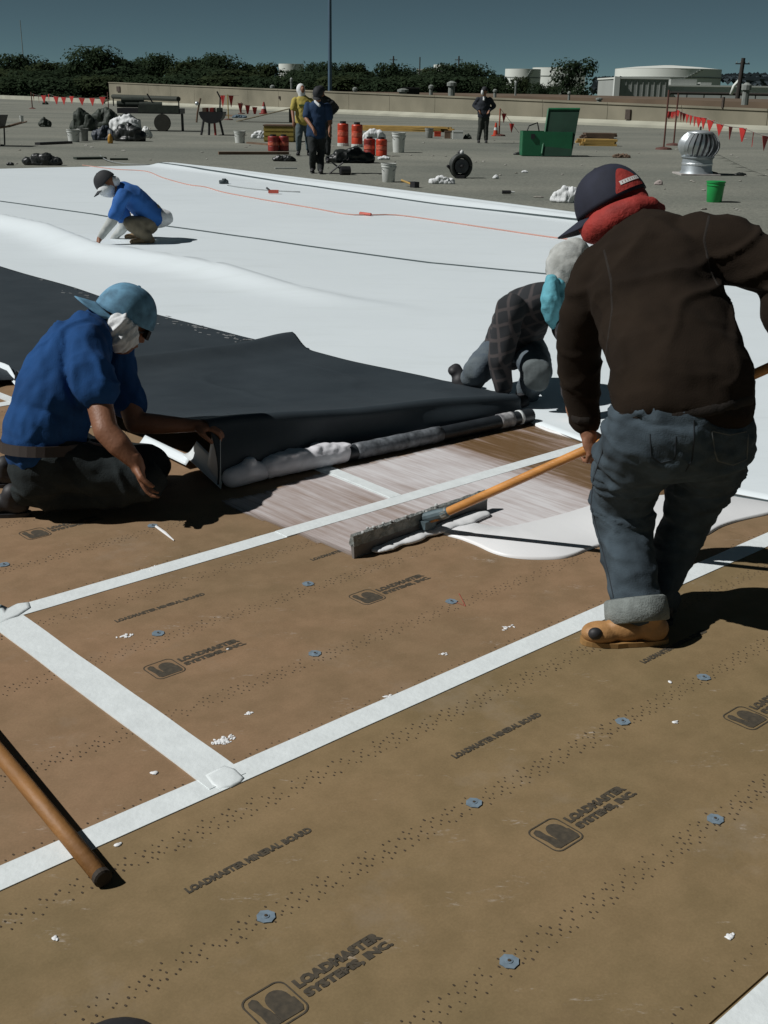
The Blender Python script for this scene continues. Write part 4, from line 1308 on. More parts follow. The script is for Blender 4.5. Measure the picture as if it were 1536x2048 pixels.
# ------------------------------------------------------------------ generic smaller figure
def figure(label, J, mats, k=1.0, vox=.012, long_sleeve=False, group=None, seed=1, Fh=None, Uh=None, capinfo=None, fat=1.0, extras=None, hands=True, loc=None):
    g = lambda n: P(*J[n])
    pel, che, nec, hea = g('pelvis'), g('chest'), g('neck'), g('head')
    shA, shB, elA, elB, wrA, wrB = (g(n) for n in ('shA', 'shB', 'elA', 'elB', 'wrA', 'wrB'))
    knA, knB, anA, anB = (g(n) for n in ('knA', 'knB', 'anA', 'anB'))
    hpA = g('hpA') if 'hpA' in J else pel.lerp(knA, .12) + (shA - shB).normalized() * .08
    hpB = g('hpB') if 'hpB' in J else pel.lerp(knB, .12) - (shA - shB).normalized() * .08
    loc = loc or Vector(((anA.x + anB.x) / 2, (anA.y + anB.y) / 2, 0))
    root = empty('person', loc, label, 'person', group)
    Fh = Vector(Fh or (0, -1, -.2)); Uh = Vector(Uh or (0, 0, 1))
    sw = (shA - shB).normalized()
    m = MB(); head_prims(m, hea, Fh, Uh, k, vox < .016); m.cone(nec, .055 * k, hea - Uh.normalized() * .03, .056 * k)
    loft(m, [(pel, sw, .13 * k, .09 * k), (che, sw, .14 * k, .09 * k), (nec, sw, .07 * k, .06 * k)], 6)
    for a, b, c in ((shA, elA, wrA), (shB, elB, wrB)): limb(m, [a, b, c], [.048 * k, .040 * k, .030 * k])
    for a, b, c in ((hpA, knA, anA), (hpB, knB, anB)): limb(m, [a, b, c], [.07 * k, .05 * k, .038 * k])
    if hands:
        for e, w, s in ((elA, wrA, 1), (elB, wrB, -1)):
            d = (w - e).normalized()
            n = Vector((0, 0, -1)) if abs(d.z) < .8 else Vector((-.8 * s, -.3, 0))
            hand_prims(m, w, (d + Vector((0, 0, -.25))).normalized(), n, s, .4, k, .1)
    remeshed('body', m, mats.get('skin', M_skin), root, vox * .8, 2)
    m = MB()
    bw = .165 * fat * k
    loft(m, [(pel + (pel - che).normalized() * .03, sw, bw * 1.02, .125 * k), (pel.lerp(che, .45), sw, bw * .98, .128 * k), (che, sw, bw * 1.05, .125 * k), (che.lerp(nec, .65), sw, bw * .85, .10 * k), (nec, sw, .075 * k, .068 * k)], 7)
    for s, e, w in ((shA, elA, wrA), (shB, elB, wrB)):
        if long_sleeve: limb(m, [s, e, e.lerp(w, .93)], [.075 * k, .060 * k, .045 * k])
        else: limb(m, [s, s.lerp(e, .75)], [.076 * k, .072 * k])
    remeshed('shirt', m, mats['shirt'], root, vox, 3, fn=cloth_fn(.012 * k, 8, seed, (1, 1, .8)))
    m = MB(); loft(m, [(pel + Vector((0, 0, .06)) * k, sw, .145 * k * fat, .11 * k), (pel, sw, .16 * k * fat, .12 * k)], 4)
    for h_, kn, an in ((hpA, knA, anA), (hpB, knB, anB)):
        limb(m, [pel.lerp(h_, .9), pel.lerp(kn, .4) if False else h_.lerp(kn, .4), kn, kn.lerp(an, .5), kn.lerp(an, .95)], [.098 * k, .092 * k, .076 * k, .066 * k, .060 * k])
    remeshed('trousers', m, mats['trousers'], root, vox, 3, fn=cloth_fn(.010 * k, 9, seed + 5))
    for an, tn in ((anA, 'toA'), (anB, 'toB')):
        toe = g(tn) if tn in J else an + Vector((0, -.2, 0))
        shoe(root, Vector((an.x, an.y, 0)), toe, mats.get('shoes', M_dark), 'shoe', max(0, an.z - .12) if J.get('lift') else 0.0, k, max(.012, vox * .8))
    if capinfo:
        cf, cu, cm = capinfo; cap(hea + Uh.normalized() * .015 * k, Vector(cf), Vector(cu), cm, root, k * 1.05)
    if extras: extras(root, dict(hea=hea, nec=nec, che=che, pel=pel, Fh=Fh.normalized(), Uh=Uh.normalized(), k=k, wrA=wrA, wrB=wrB, elA=elA, elB=elB, shA=shA, shB=shB))
    return root

# ------------------------------------------------------------------ plaid worker behind the brown sweater
def plaid_mat():
    m = bpy.data.materials.new('dark_plaid_flannel'); m.use_nodes = True
    N = m.node_tree.nodes; L = m.node_tree.links; b = N['Principled BSDF']; b.inputs['Roughness'].default_value = .95
    tc = N.new('ShaderNodeTexCoord'); cols = []
    def wave(axis, sc, rot=0):
        mp = N.new('ShaderNodeMapping'); mp.inputs['Rotation'].default_value = rot if rot else (0, 0, 0); L.new(tc.outputs['Object'], mp.inputs[0])
        w = N.new('ShaderNodeTexWave'); w.bands_direction = axis; w.inputs['Scale'].default_value = sc; w.inputs['Distortion'].default_value = 1.2; w.inputs['Detail'].default_value = 1; w.inputs['Detail Scale'].default_value = 2
        L.new(mp.outputs[0], w.inputs[0])
        r = N.new('ShaderNodeValToRGB'); e = r.color_ramp.elements; e[0].position = .80; e[0].color = (0, 0, 0, 1); e[1].position = .96; e[1].color = (1, 1, 1, 1)
        L.new(w.outputs['Fac'], r.inputs[0]); return r.outputs[0]
    a = wave('X', 4.6, (0, .3, .5)); c = wave('Z', 4.6, (0, .3, .5))
    mx = N.new('ShaderNodeMix'); mx.data_type = 'RGBA'; mx.blend_type = 'ADD'; mx.inputs[0].default_value = 1; L.new(a, mx.inputs[6]); L.new(c, mx.inputs[7])
    m2 = N.new('ShaderNodeMix'); m2.data_type = 'RGBA'; m2.inputs[6].default_value = (.018, .020, .023, 1); m2.inputs[7].default_value = (.058, .050, .050, 1)
    L.new(mx.outputs[2], m2.inputs[0]); L.new(m2.outputs[2], b.inputs['Base Color'])
    return m
M_plaid = plaid_mat()
M_pale = mat('glue_stained_denim', (.12, .145, .155), .9, .4, 9, .4, 120, col2=(.06, .085, .115))
M_cyan = mat('cyan_cloth', (.10, .34, .41), .8, .22, 14, .5, 40)
def ex_plaid(root, J):
    m = MB()
    m.ell(P(1133, 532, 5.92), (.105, .12, .125)); m.ell(P(1120, 560, 5.88), (.07, .08, .08)); m.ell(P(1150, 500, 5.95), (.075, .08, .06)); m.cone(P(1118, 520, 5.9), .05, P(1108, 548, 5.86), .03)
    remeshed('white_hood', m, mat('stained_white_cloth', (.50, .52, .50), .9, .12, 14, .3, 50, col2=(.30, .31, .29)), root, .010, 2, fn=cloth_fn(.010, 9, 2, (1, 1, 1.6)))
    m = MB(); limb(m, [P(1103, 560, 5.78), P(1101, 600, 5.74), P(1103, 632, 5.74), P(1106, 652, 5.75)], [.030, .048, .042, .012])
    limb(m, [P(1118, 570, 5.8), P(1118, 620, 5.78)], [.03, .042])
    remeshed('cyan_neck_cloth', m, M_cyan, root, .008, 1, fn=cloth_fn(.010, 18, 8, (1, 1, .7)))
    m = MB(); m.ell(P(1074, 750, 5.76), (.074, .030, .085)); m.ell(P(1066, 735, 5.79), (.055, .03, .05))
    remeshed('knee_patch', m, mat('grey_knee_pad', (.105, .125, .128), .9, .35, 9, .3, 50), root, .008, 2, .012, 14)
    m = MB(); limb(m, [P(912, 738, 6.15), P(920, 762, 6.12), P(932, 790, 6.1)], [.030, .046, .048]); m.ell(P(908, 742, 6.15), (.035, .05, .03))
    remeshed('kneeling_boot', m, M_dark, root, .008, 1, .004, 20)
    m = MB(); m.ell(P(1128, 812, 5.62), (.022, .03, .04)); m.ell(P(1131, 828, 5.62), (.02, .02, .025))
plaidp = figure('crouching worker in dark plaid shirt and white hood behind the man with the squeegee',
    dict(pelvis=(1022, 690, 6.35), chest=(1052, 622, 6.10), neck=(1108, 590, 5.98), head=(1135, 560, 5.92), shA=(1022, 618, 5.90), shB=(1110, 600, 6.25), elA=(1000, 715, 5.85), wrA=(1006, 778, 5.86),
         elB=(1150, 700, 5.75), wrB=(1140, 790, 5.66), knA=(958, 738, 6.0), knB=(1074, 742, 5.88), anA=(930, 778, 6.25), anB=(1052, 792, 6.05), hpA=(1000, 700, 6.3), hpB=(1060, 700, 6.3), toA=(912, 790, 6.15), toB=(1040, 810, 5.9)),
    dict(shirt=M_plaid, trousers=M_pale), 1.02, .011, True, None, 11, (.3, -.5, -.8), (.3, -.3, .9), None, 1.12, ex_plaid)

# ------------------------------------------------------------------ crouching worker on the white sheet
M_greysleeve = mat('pale_grey_sleeve', (.42, .44, .42), .9, .15, 10)
M_khaki = mat('khaki_trousers', (.17, .145, .10), .9, .3, 10)
M_blackcap = mat('black_cap', (.015, .017, .02), .8)
M_boot = mat('tan_boot', (.26, .18, .10), .7)
def ex_c(root, J):
    m = MB(); h = J['hea']; F = J['Fh']; U = J['Uh']
    m.ell(h + F * .035 - U * .02, (.098, .105, .085)); m.ell(h - F * .07 - U * .01, (.07, .06, .06)); m.ell(h - U * .07 + F * .03, (.07, .07, .05))
    remeshed('white_face_mask', m, M_whitecloth, root, .012, 1)
    for a, b, c in ((J['shA'], J['elA'], J['wrA']), (J['shB'], J['elB'], J['wrB'])):
        m = MB(); limb(m, [a.lerp(b, .6), b, b.lerp(c, .92)], [.058, .054, .036])
        remeshed('grey_sleeve', m, M_greysleeve, root, .012, 1, fn=cloth_fn(.006, 14, 3))
    m = MB(); p = J['pel']; m.ell(p + Vector((.04, 0, -.03)), (.20, .17, .11)); m.ell(p + Vector((-.10, -.05, .0)), (.10, .1, .10))
    remeshed('white_undershirt', m, M_whitecloth, root, .014, 2, fn=cloth_fn(.010, 9, 3))
crouch = figure('crouching worker in bright blue shirt with a white face mask on the white sheet',
    dict(pelvis=(302, 430, 12.75), chest=(262, 392, 12.6), neck=(236, 378, 12.5), head=(216, 370, 12.45), shA=(246, 392, 12.38), shB=(240, 388, 12.82), elA=(224, 442, 12.34), wrA=(200, 476, 12.30),
         elB=(250, 452, 12.8), wrB=(226, 478, 12.85), knA=(262, 447, 12.42), knB=(250, 440, 12.95), anA=(296, 476, 12.5), anB=(284, 468, 12.95), toA=(270, 482, 12.45), toB=(262, 475, 12.9), hpA=(298, 452, 12.62), hpB=(296, 450, 12.9)),
    dict(shirt=mat('bright_blue_shirt', (.02, .11, .36), .9, .15, 8), trousers=M_khaki, shoes=M_boot), 1.02, .013, False, None, 5, (-.75, -.2, -.62), (-.5, 0, .85), ((-.75, -.2, -.75), (-.55, 0, .8), M_blackcap), 1.22, ex_c, loc=Vector((-2.45, 12.6, 0)))

# ------------------------------------------------------------------ standing workers far back
M_yellow = mat('yellow_shirt', (.38, .31, .07), .9, .15, 6)
M_greyblue = mat('faded_trousers', (.07, .10, .11), .9, .2, 6)
M_navyshirt = mat('navy_polo', (.008, .030, .075), .9, .15, 6)
M_blackcloth = mat('black_clothes', (.014, .018, .018), .9, .2, 6)
M_darkcloth = mat('dark_jacket', (.018, .022, .030), .9, .2, 6)
def ex_hood(root, J):
    m = MB(); h = J['hea']; m.ell(h + Vector((-.02, .02, .01)), (.115, .115, .15)); m.cone(h - Vector((.0, 0, .05)), .10, J['nec'] + Vector((0, 0, -.02)), .085)
    remeshed('white_hood', m, M_whitecloth, root, .02, 1)
    m = MB(); m.box(J['che'] + Vector((.0, -.14, .02)), (.22, .02, .035)); part('chest_print', m, mat('green_print', (.07, .12, .03), .9), root)
    m = MB(); m.ell(h + Vector((.035, -.075, 0)), (.05, .05, .075)); part('face', m, M_skin, root, smooth=True)
figure('worker in yellow shirt and white hood standing left of the navy-shirted man',
    dict(pelvis=(607, 243, 31), chest=(607, 212, 31), neck=(604, 192, 31), head=(603, 180, 31), shA=(590, 201, 31), shB=(621, 203, 31), elA=(585, 222, 30.9), wrA=(587, 243, 30.7), elB=(626, 222, 31), wrB=(624, 241, 30.8),
         knA=(598, 272, 30.9), knB=(616, 272, 31.1), anA=(597, 299, 31), anB=(617, 299, 31.1), hpA=(600, 246, 31), hpB=(613, 246, 31), toA=(593, 304, 30.6), toB=(621, 304, 30.7)),
    dict(shirt=M_yellow, trousers=M_greyblue), 1.12, .022, False, 'workers standing around the material piles', 3, (.2, -.9, -.2), (0, 0, 1), None, 1.15, ex_hood)
def ex_apron(root, J):
    m = MB(); m.cone(J['nec'] + Vector((-.04, -.06, .0)), .035, J['nec'] + Vector((.03, -.11, -.07)), .03); part('white_collar', m, M_whitecloth, root, smooth=True)
figure('worker in navy polo and black trousers walking, hand at his waist',
    dict(pelvis=(632, 268, 24.4), chest=(634, 226, 24.4), neck=(636, 203, 24.35), head=(636, 190, 24.25), shA=(616, 212, 24.4), shB=(655, 214, 24.4), elA=(612, 237, 24.3), wrA=(626, 257, 24.1), elB=(660, 240, 24.4), wrB=(659, 262, 24.3),
         knA=(626, 302, 24.3), knB=(642, 300, 24.5), anA=(625, 337, 24.5), anB=(641, 340, 24.3), hpA=(624, 270, 24.4), hpB=(640, 270, 24.4), toA=(624, 346, 24.1), toB=(644, 349, 23.9)),
    dict(shirt=M_navyshirt, trousers=M_blackcloth), 1.08, .020, False, 'workers standing around the material piles', 8, (-.1, -.8, -.5), (0, -.2, 1), ((-.1, -.8, -.55), (0, -.4, 1), M_blackcap), 1.1, ex_apron)
figure('dark-clothed worker mostly hidden behind the navy-shirted man, elbow sticking out',
    dict(pelvis=(650, 243, 28), chest=(652, 212, 28), neck=(648, 195, 28), head=(641, 186, 28), shA=(636, 205, 28), shB=(664, 207, 28), elA=(630, 225, 28), wrA=(640, 240, 28), elB=(673, 216, 28.2), wrB=(660, 232, 27.9),
         knA=(645, 275, 28), knB=(656, 275, 28), anA=(645, 308, 28), anB=(656, 308, 28), hpA=(646, 246, 28), hpB=(655, 246, 28)),
    dict(shirt=M_blackcloth, trousers=M_blackcloth), 1.05, .024, True, 'workers standing around the material piles', 8, (-.5, -.8, -.1), (0, 0, 1), ((-.5, -.8, -.1), (0, 0, 1), M_blackcap), 1.0)
def ex_d(root, J):
    m = MB(); m.ell(J['hea'] + Vector((-.07, -.05, -.01)), (.05, .07, .09)); m.cone(J['nec'] + Vector((0, -.08, 0)), .04, J['nec'] + Vector((-.01, -.12, -.09)), .035); part('white_neck_cloth', m, M_whitecloth, root, smooth=True)
figure('worker in dark jacket standing alone with hands on hips left of the green chest',
    dict(pelvis=(968, 230, 40.6), chest=(967, 208, 40.6), neck=(968, 194, 40.6), head=(969, 184, 40.5), shA=(956, 199, 40.6), shB=(980, 199, 40.6), elA=(948, 211, 40.7), wrA=(958, 221, 40.5), elB=(989, 212, 40.7), wrB=(979, 221, 40.5),
         knA=(961, 254, 40.6), knB=(972, 254, 40.6), anA=(957, 279, 40.6), anB=(972, 280, 40.6), hpA=(963, 232, 40.6), hpB=(973, 232, 40.6)),
    dict(shirt=M_darkcloth, trousers=mat('olive_trousers', (.03, .035, .028), .9)), 1.12, .024, True, 'workers standing around the material piles', 2, (-.5, -.8, -.1), (0, 0, 1), ((.2, .9, -.1), (0, 0, 1), M_blackcap), 1.15, ex_d)
# ================================================================== THE FAR PART OF THE ROOF
def D_(Y, z=0): return .939 * Y + .344 * (CAM_H - z)
def gsize(px, py, w):      # metres for a width of w pixels on the ground at that spot
    q = G(px, py); return w * D_(q.y) / FPX
Z = Vector((0, 0, 1))
# ---- parapet wall in concrete panels
pr_ = Vector((-pdir.y, pdir.x, 0))
if pr_.y < 0: pr_ = -pr_
parapet = empty('parapet_wall', PARL, 'long weathered concrete parapet wall along the far edge of the roof', 'wall')
LW = (PEND - PARL).length
npan = 22
for i in range(npan):
    a = LW * i / npan; b = LW * (i + 1) / npan - .03
    def hh(t): return 2.02 + (0.94 - 2.02) * (t / (PARR - PARL).length)
    A, B = PARL + pdir * a, PARL + pdir * b
    vs = []
    for q, h in ((A, hh(a)), (B, hh(b))):
        for d in (0, .3): vs += [q + pr_ * d + Z * -.05, q + pr_ * d + Z * h]
    m = MB().add(vs, [(0, 4, 5, 1), (2, 3, 7, 6), (1, 5, 7, 3), (0, 1, 3, 2), (4, 6, 7, 5), (0, 2, 6, 4)])
    part('wall_panel', m, M_concrete, parapet)
    m = MB()
    for q, h in ((A, hh(a)), (B, hh(b))): pass
    vs = []
    for q, h in ((A, hh(a)), (B, hh(b))):
        for d in (-.06, .36): vs += [q + pr_ * d + Z * (h + .003), q + pr_ * d + Z * (h + .10)]
    part('coping', MB().add(vs, [(0, 4, 5, 1), (2, 3, 7, 6), (1, 5, 7, 3), (0, 1, 3, 2), (4, 6, 7, 5), (0, 2, 6, 4)]), M_concrete, parapet)
vs = []
for q in (PARL, PEND):
    for d in (-.55, -.02): vs += [q + pr_ * d + Z * -.01, q + pr_ * d + Z * (.12 + .18 * (d > -.3))]
part('base_flashing', MB().add(vs, [(0, 4, 5, 1), (1, 5, 7, 3), (0, 1, 3, 2), (4, 6, 7, 5)]), M_concrete_pale, parapet)
for px in (345, 860, 1050, 1370, 1475):
    for _ in (0,):
        d = ray(px, 215); 
# small dark scuppers and a vent box in the wall
def on_wall(px, py):
    d = ray(px, py); c = Vector((0, 0, CAM_H)); n = pr_
    t = (PARL - c).dot(n) / d.dot(n); return c + d * t
for px, py, w, h in ((238, 178, .9, .5), (1258, 229, .35, .5), (560, 195, .2, .2), (1448, 205, .10, .5)):
    q = on_wall(px, py)
    part('wall_vent', MB().box(q - pr_ * .06, (w, .1, h), Matrix.Rotation(math.atan2(pdir.y, pdir.x), 3, 'Z')), mat('rusty_vent', (.06, .045, .035), .8), parapet)
# low kerb on the left
cdir = (CURB2 - PARL).normalized(); cn = Vector((-cdir.y, cdir.x, 0)); cn = cn if cn.y < 0 else -cn
curb = empty('roof_kerb', CURB, 'low pale kerb closing the roof on the left, red pennants in front of it', 'kerb')
vs = []
for q in (PARL, CURB2):
    for d in (0, .8): vs += [q + cn * d + Z * -.3, q + cn * d + Z * .42]
part('kerb_wall', MB().add(vs, [(0, 4, 5, 1), (2, 3, 7, 6), (1, 5, 7, 3), (0, 1, 3, 2), (4, 6, 7, 5)]), M_concrete_pale, curb)
# dark pipe in front of the wall
a, b = P(226, 193, 112), P(357, 198, 100)
tag(build('drain_pipe', MB().tube([a, b], .20, 8).tube([a, Vector((a.x, a.y, 0))], .06, 6).tube([b, Vector((b.x, b.y, 0))], .06, 6), mat('dark_pipe', (.03, .035, .025), .8)), 'long dark pipe on short legs in front of the left end of the parapet', 'pipe')

# ---- brown roof section beyond the parapet, with vents
bA = P(610, 182, 150); bB = P(1600, 206, 96)
bd = (bB - bA).normalized(); bd.z = 0; bn = Vector((-bd.y, bd.x, 0))
vs = []
for q in (bA, bB):
    for d in (0, 40): vs += [Vector((q.x, q.y, -8)) + bn * d, Vector((q.x, q.y, q.z)) + bn * d]
nb_ = build('neighbouring_building', MB().add(vs, [(0, 4, 5, 1), (2, 3, 7, 6), (1, 5, 7, 3), (0, 1, 3, 2), (4, 6, 7, 5)]), M_brownroof)
tag(nb_, 'low brown-edged building just beyond the parapet, small vents on its roof', 'building')
M_ventm = mat('galvanised_vent', (.22, .24, .22), .6, .2, 3)
for k, (px, py, w, h) in enumerate(((545, 176, .5, .9), (583, 168, .3, 1.2), (710, 181, .5, .9), (806, 184, 1.1, .9), (862, 179, .5, 1.0), (903, 179, .9, 1.3), (990, 181, .4, .7), (1031, 177, .25, 1.2), (1138, 186, .3, .7), (1198, 198, .6, .5), (1490, 195, .8, 1.6))):
    Yv = 125 - (px - 545) * .030
    q = P(px, py + 7, Yv); q.z = max(q.z - .3, .8)
    root = empty('roof_vent', q, 'small galvanised roof vent on the brown roof, number %d' % k, 'vent', 'small vents on the brown roof beyond the wall')
    root['label'] = 'small galvanised vent beyond the parapet, ' + ['left of the yellow-shirted worker', 'tall and thin, behind the white hood', 'first right of the light pole', 'left of the dark square unit', 'right of the dark square unit', 'widest one, left of the worker with hands on hips', 'just right of the head of the dark worker', 'thin one between worker and white tanks', 'below the round tree', 'low one right of the round tree', 'big one at the foot of the leaning pole'][k]
    part('vent_pipe', MB().lathe(q, [(w * .35, 0), (w * .35, h * .7)], 10), M_ventm, root, smooth=False)
    part('vent_hood', MB().lathe(q + Z * h * .7, [(w * .5, 0), (w * .5, h * .22), (w * .15, h * .34)], 10), M_ventm, root)
q = P(823, 189, 118); tag(build('roof_unit', MB().box(q - Z * .2, (1.5, 1.2, 1.5)).box(q + Z * .6, (1.7, 1.4, .1)), mat('black_unit', (.02, .022, .02), .8)), 'dark square unit between two vents on the brown roof', 'roof unit')

# ---- light pole and utility poles
def pole(name, px, ytop, Y, r, label, cat, mt, lean=0, arms=0, group=None, zb=-8):
    t = P(px, ytop, Y); b = Vector((t.x - lean, Y, zb))
    root = empty(name, b, label, cat, group)
    part('shaft', MB().tube([b, b.lerp(t, .5), t], [r * 1.25, r * 1.1, r * .85], 12), mt, root, smooth=False)
    for k in range(arms):
        q = b.lerp(t, 1 - .05 - .07 * k)
        part('crossarm', MB().box(q, (1.9 - .3 * k, .12, .14)), mt, root)
        for s in (-.8, -.3, .3, .8): 
            if k == 0: part('insulator', MB().lathe(q + Vector((s, 0, .08)), [(.05, 0), (.06, .12), (.03, .2)], 6), M_ventm, root)
    return root
pole('light_pole', 659, -160, 92, .135, 'tall blue-grey light pole rising out of the top of the picture', 'pole', M_bluepole)
pole('utility_pole', 1487, 116, 165, .32, 'leaning dark utility pole on the right in front of the white pipes', 'pole', M_darkwood, .6, 1)
pole('utility_pole', 787, 112, 300, .2, 'left one of the two thin poles sticking out above the trees', 'pole', M_darkwood, 0, 1)
pole('utility_pole', 918, 112, 300, .2, 'thin pole with crossarm above the trees right of centre', 'pole', M_darkwood, 0, 1)
pole('utility_pole', 840, 114, 310, .16, 'right one of the two thin poles sticking out above the trees', 'pole', M_darkwood, 0, 0)
pole('mast', 40, 40, 320, .10, 'faint thin mast above the trees at the far left', 'mast', M_ventm, 0, 0)

# ---- storage tanks and pale buildings
def tank(x0, x1, ytop, Y, label, dome=.05, group=None, zb=-8):
    a = P(x0, ytop, Y); b = P(x1, ytop, Y); r = (b.x - a.x) / 2; c = Vector(((a.x + b.x) / 2, Y + r, zb))
    H = a.z - zb
    root = empty('storage_tank', c, label, 'storage tank', group)
    part('shell', MB().lathe(c, [(r, 0), (r, H * .62), (r, H)], 56, close=False), M_steelwhite, root, sharp=.5)
    part('roof_cone', MB().lathe(c + Z * H, [(r * 1.003, .0), (r * .6, r * dome * .55), (r * .1, r * dome), (.01, r * dome)], 56), M_steelwhite, root, sharp=.6)
    part('wind_girder', MB().lathe(c + Z * H * .80, [(r * 1.0, 0), (r * 1.012, .1), (r * 1.012, .5), (r, .6)], 56, close=False), M_ventm, root)
    m = MB()
    for k in range(30):
        a0 = math.radians(200 + k * 3.2); z = H * k / 30
        m.box(c + Vector((r * 1.012 * math.cos(a0), r * 1.012 * math.sin(a0), z)), (1.6, 1.6, .25), Matrix.Rotation(a0, 3, 'Z'))
    part('spiral_stair', m, M_ventm, root)
    return root
tank(1014, 1086, 137, 560, 'smaller white storage tank left of the round tree', .02)
tank(1072, 1180, 134, 640, 'white storage tank half hidden behind the round tree', .02)
tank(1252, 1470, 135, 600, 'large white domed storage tank behind the grey building', .07)
tank(555, 606, 127, 900, 'distant white tank peeping over the trees left of the light pole', .02)
tank(868, 900, 129, 900, 'distant white tank peeping over the trees right of centre', .02)
# grey-white building in front of the big tank
def bldg(name, x0, x1, ytop, Y, dep, mt, label, cat='building', zb=-8, extra=True):
    a = P(x0, ytop, Y); b = P(x1, ytop, Y); w = b.x - a.x; c = Vector(((a.x + b.x) / 2, Y + dep / 2, zb)); h = a.z - zb
    root = empty(name, c, label, cat)
    part('wall', MB().box(c + Z * h / 2, (w, dep, h)), mt, root)
    part('roof_edge', MB().box(c + Z * (h + .15), (w + .5, dep + .5, .4)), M_steelwhite, root)
    m = 0
    return root, c, w, h
M_greywall = mat('grey_cladding', (.33, .35, .33), .8, .05, .1)
M_whitewall = mat('white_cladding', (.60, .63, .60), .8, .05, .1)
r1, c1, w1, h1 = bldg('warehouse', 1236, 1338, 157, 320, 30, M_greywall, 'plain grey warehouse with a white corner in front of the big tank')
for k in range(9):
    part('cladding_rib', MB().box(Vector((c1.x - w1 / 2 + w1 * (k + .5) / 9, 320 - .06, c1.z + h1 / 2)), (.18, .12, h1 - .4)), M_greywall, r1)
part('white_corner', MB().box(Vector((c1.x - w1 / 2 - .35, 319.5, c1.z + h1 / 2)), (1.4, 1.6, h1 + .8)), M_whitewall, r1)
r2, c2, w2, h2 = bldg('shed', 1336, 1560, 172, 330, 12, M_whitewall, 'long low pale shed right of the warehouse')
for k in range(7):
    part('window', MB().box(Vector((c2.x - w2 / 2 + w2 * (k + .6) / 7.4, 330 - .07, c2.z + h2 * .62)), (2.2, .12, .9)), mat('dark_glass', (.03, .04, .05), .2) if k == 0 else bpy.data.materials['dark_glass'], r2)
part('roof_unit', MB().box(Vector((c2.x - w2 / 2 + 4.5, 333, c2.z + h2 + 1.0)), (7.0, 3, 1.6)), M_greywall, r2)
part('roof_unit', MB().box(Vector((c2.x - w2 / 2 + 10.5, 333, c2.z + h2 + .6)), (3.0, 3, .9)), M_greywall, r2)
bldg('shed', 835, 856, 140, 420, 8, M_whitewall, 'small white building glimpsed between the trees right of the light pole')
pr0 = P(1340, 186, 260); pr1 = P(1580, 190, 260)
pg = empty('pipe_rack', Vector((pr0.x, 260, -8)), 'dark horizontal pipe on posts in front of the pale shed', 'pipe')
part('pipe', MB().tube([pr0, pr1], .30, 8), M_darkwood, pg)
for k in range(8): q = pr0.lerp(pr1, k / 7); part('post', MB().tube([q, Vector((q.x, q.y, -8))], .12, 6), M_darkwood, pg)
part('bent_pipe', MB().tube([P(1462, 189, 255), P(1468, 172, 255), P(1476, 162, 255), P(1486, 172, 255), P(1490, 190, 255)], .35, 8), M_steelwhite, pg, smooth=True)

# ---- trees
def leafmat(name, c, c2):
    m = mat(name, c, .9, .3, .35, col2=c2, spec=.05)
    N = m.node_tree.nodes; L = m.node_tree.links; b = N['Principled BSDF']; out = N['Material Output']
    t = N.new('ShaderNodeBsdfTranslucent'); mx = N.new('ShaderNodeMixShader'); mx.inputs[0].default_value = .45
    L.new(b.inputs['Base Color'].links[0].from_socket, t.inputs[0]); L.new(b.outputs[0], mx.inputs[1]); L.new(t.outputs[0], mx.inputs[2]); L.new(mx.outputs[0], out.inputs[0])
    return m
LEAF = [leafmat('leaves_dark', (.042, .066, .034), (.026, .042, .024)), leafmat('leaves_olive', (.055, .074, .034), (.032, .046, .022)), leafmat('leaves_mid', (.048, .072, .036), (.028, .046, .025))]
def tree_proto(seed, H, Wd, mt, nleaf=5200, trunk_h=.22, lobes=24, round_=False):
    r_ = random.Random(seed)
    tr = MB(); base = Vector((0, 0, 0)); th = H * trunk_h
    tr.tube([base, Vector((.1, .1, th * .5)), Vector((.15, -.1, th)), Vector((.0, 0, H * .7))], [H * .028, H * .022, H * .018, H * .004], 8)
    lob = []
    for i in range(lobes):
        a = r_.uniform(0, 6.28); f = r_.random()
        z = H * (trunk_h + (1 - trunk_h) * (.12 + .80 * f))
        env = math.sin(math.pi * min(1, (z / H - trunk_h * .6) / (1.05 - trunk_h * .6))) ** .6 if not round_ else math.sin(math.pi * min(1, max(0, (z / H - .12) / .93))) ** .5
        d = Wd * .5 * env * r_.uniform(.25, .78)
        R = Wd * r_.uniform(.17, .29)
        c = Vector((d * math.cos(a), d * math.sin(a), min(z, H - R * .8))); lob.append((c, R))
        if i % 2 == 0: tr.tube([Vector((0, 0, th * .9)), Vector((c.x * .5, c.y * .5, (th + c.z) / 2)), c], [H * .012, H * .008, H * .003], 5)
    lob.append((Vector((0, 0, H * .88)), Wd * .15))
    vs = []; fs = []
    for i in range(nleaf):
        c, R = lob[r_.randrange(len(lob))]
        v = Vector((r_.gauss(0, 1), r_.gauss(0, 1), r_.gauss(0, 1))).normalized()
        rr2 = R * (r_.uniform(.55, 1.08)); p = c + Vector((v.x * rr2, v.y * rr2, v.z * rr2 * .8))
        s = H * r_.uniform(.012, .026)
        n = (v + Vector((r_.uniform(-.7, .7), r_.uniform(-.7, .7), r_.uniform(-.2, .9)))).normalized()
        t = n.orthogonal().normalized(); b = n.cross(t); an = r_.uniform(0, 6.28)
        t, b = t * math.cos(an) + b * math.sin(an), b * math.cos(an) - t * math.sin(an)
        k = len(vs)
        vs += [p - t * s - b * s * .4, p + b * s * .6 + n * s * .2, p + t * s * 1.1, p - b * s * .8 + n * s * .1]
        fs.append((k, k + 1, k + 2, k + 3))
    tm = tr.mesh('trunk'); tm.materials.append(M_bark)
    cm = MB().add(vs, fs).mesh('crown'); cm.materials.append(mt)
    return tm, cm
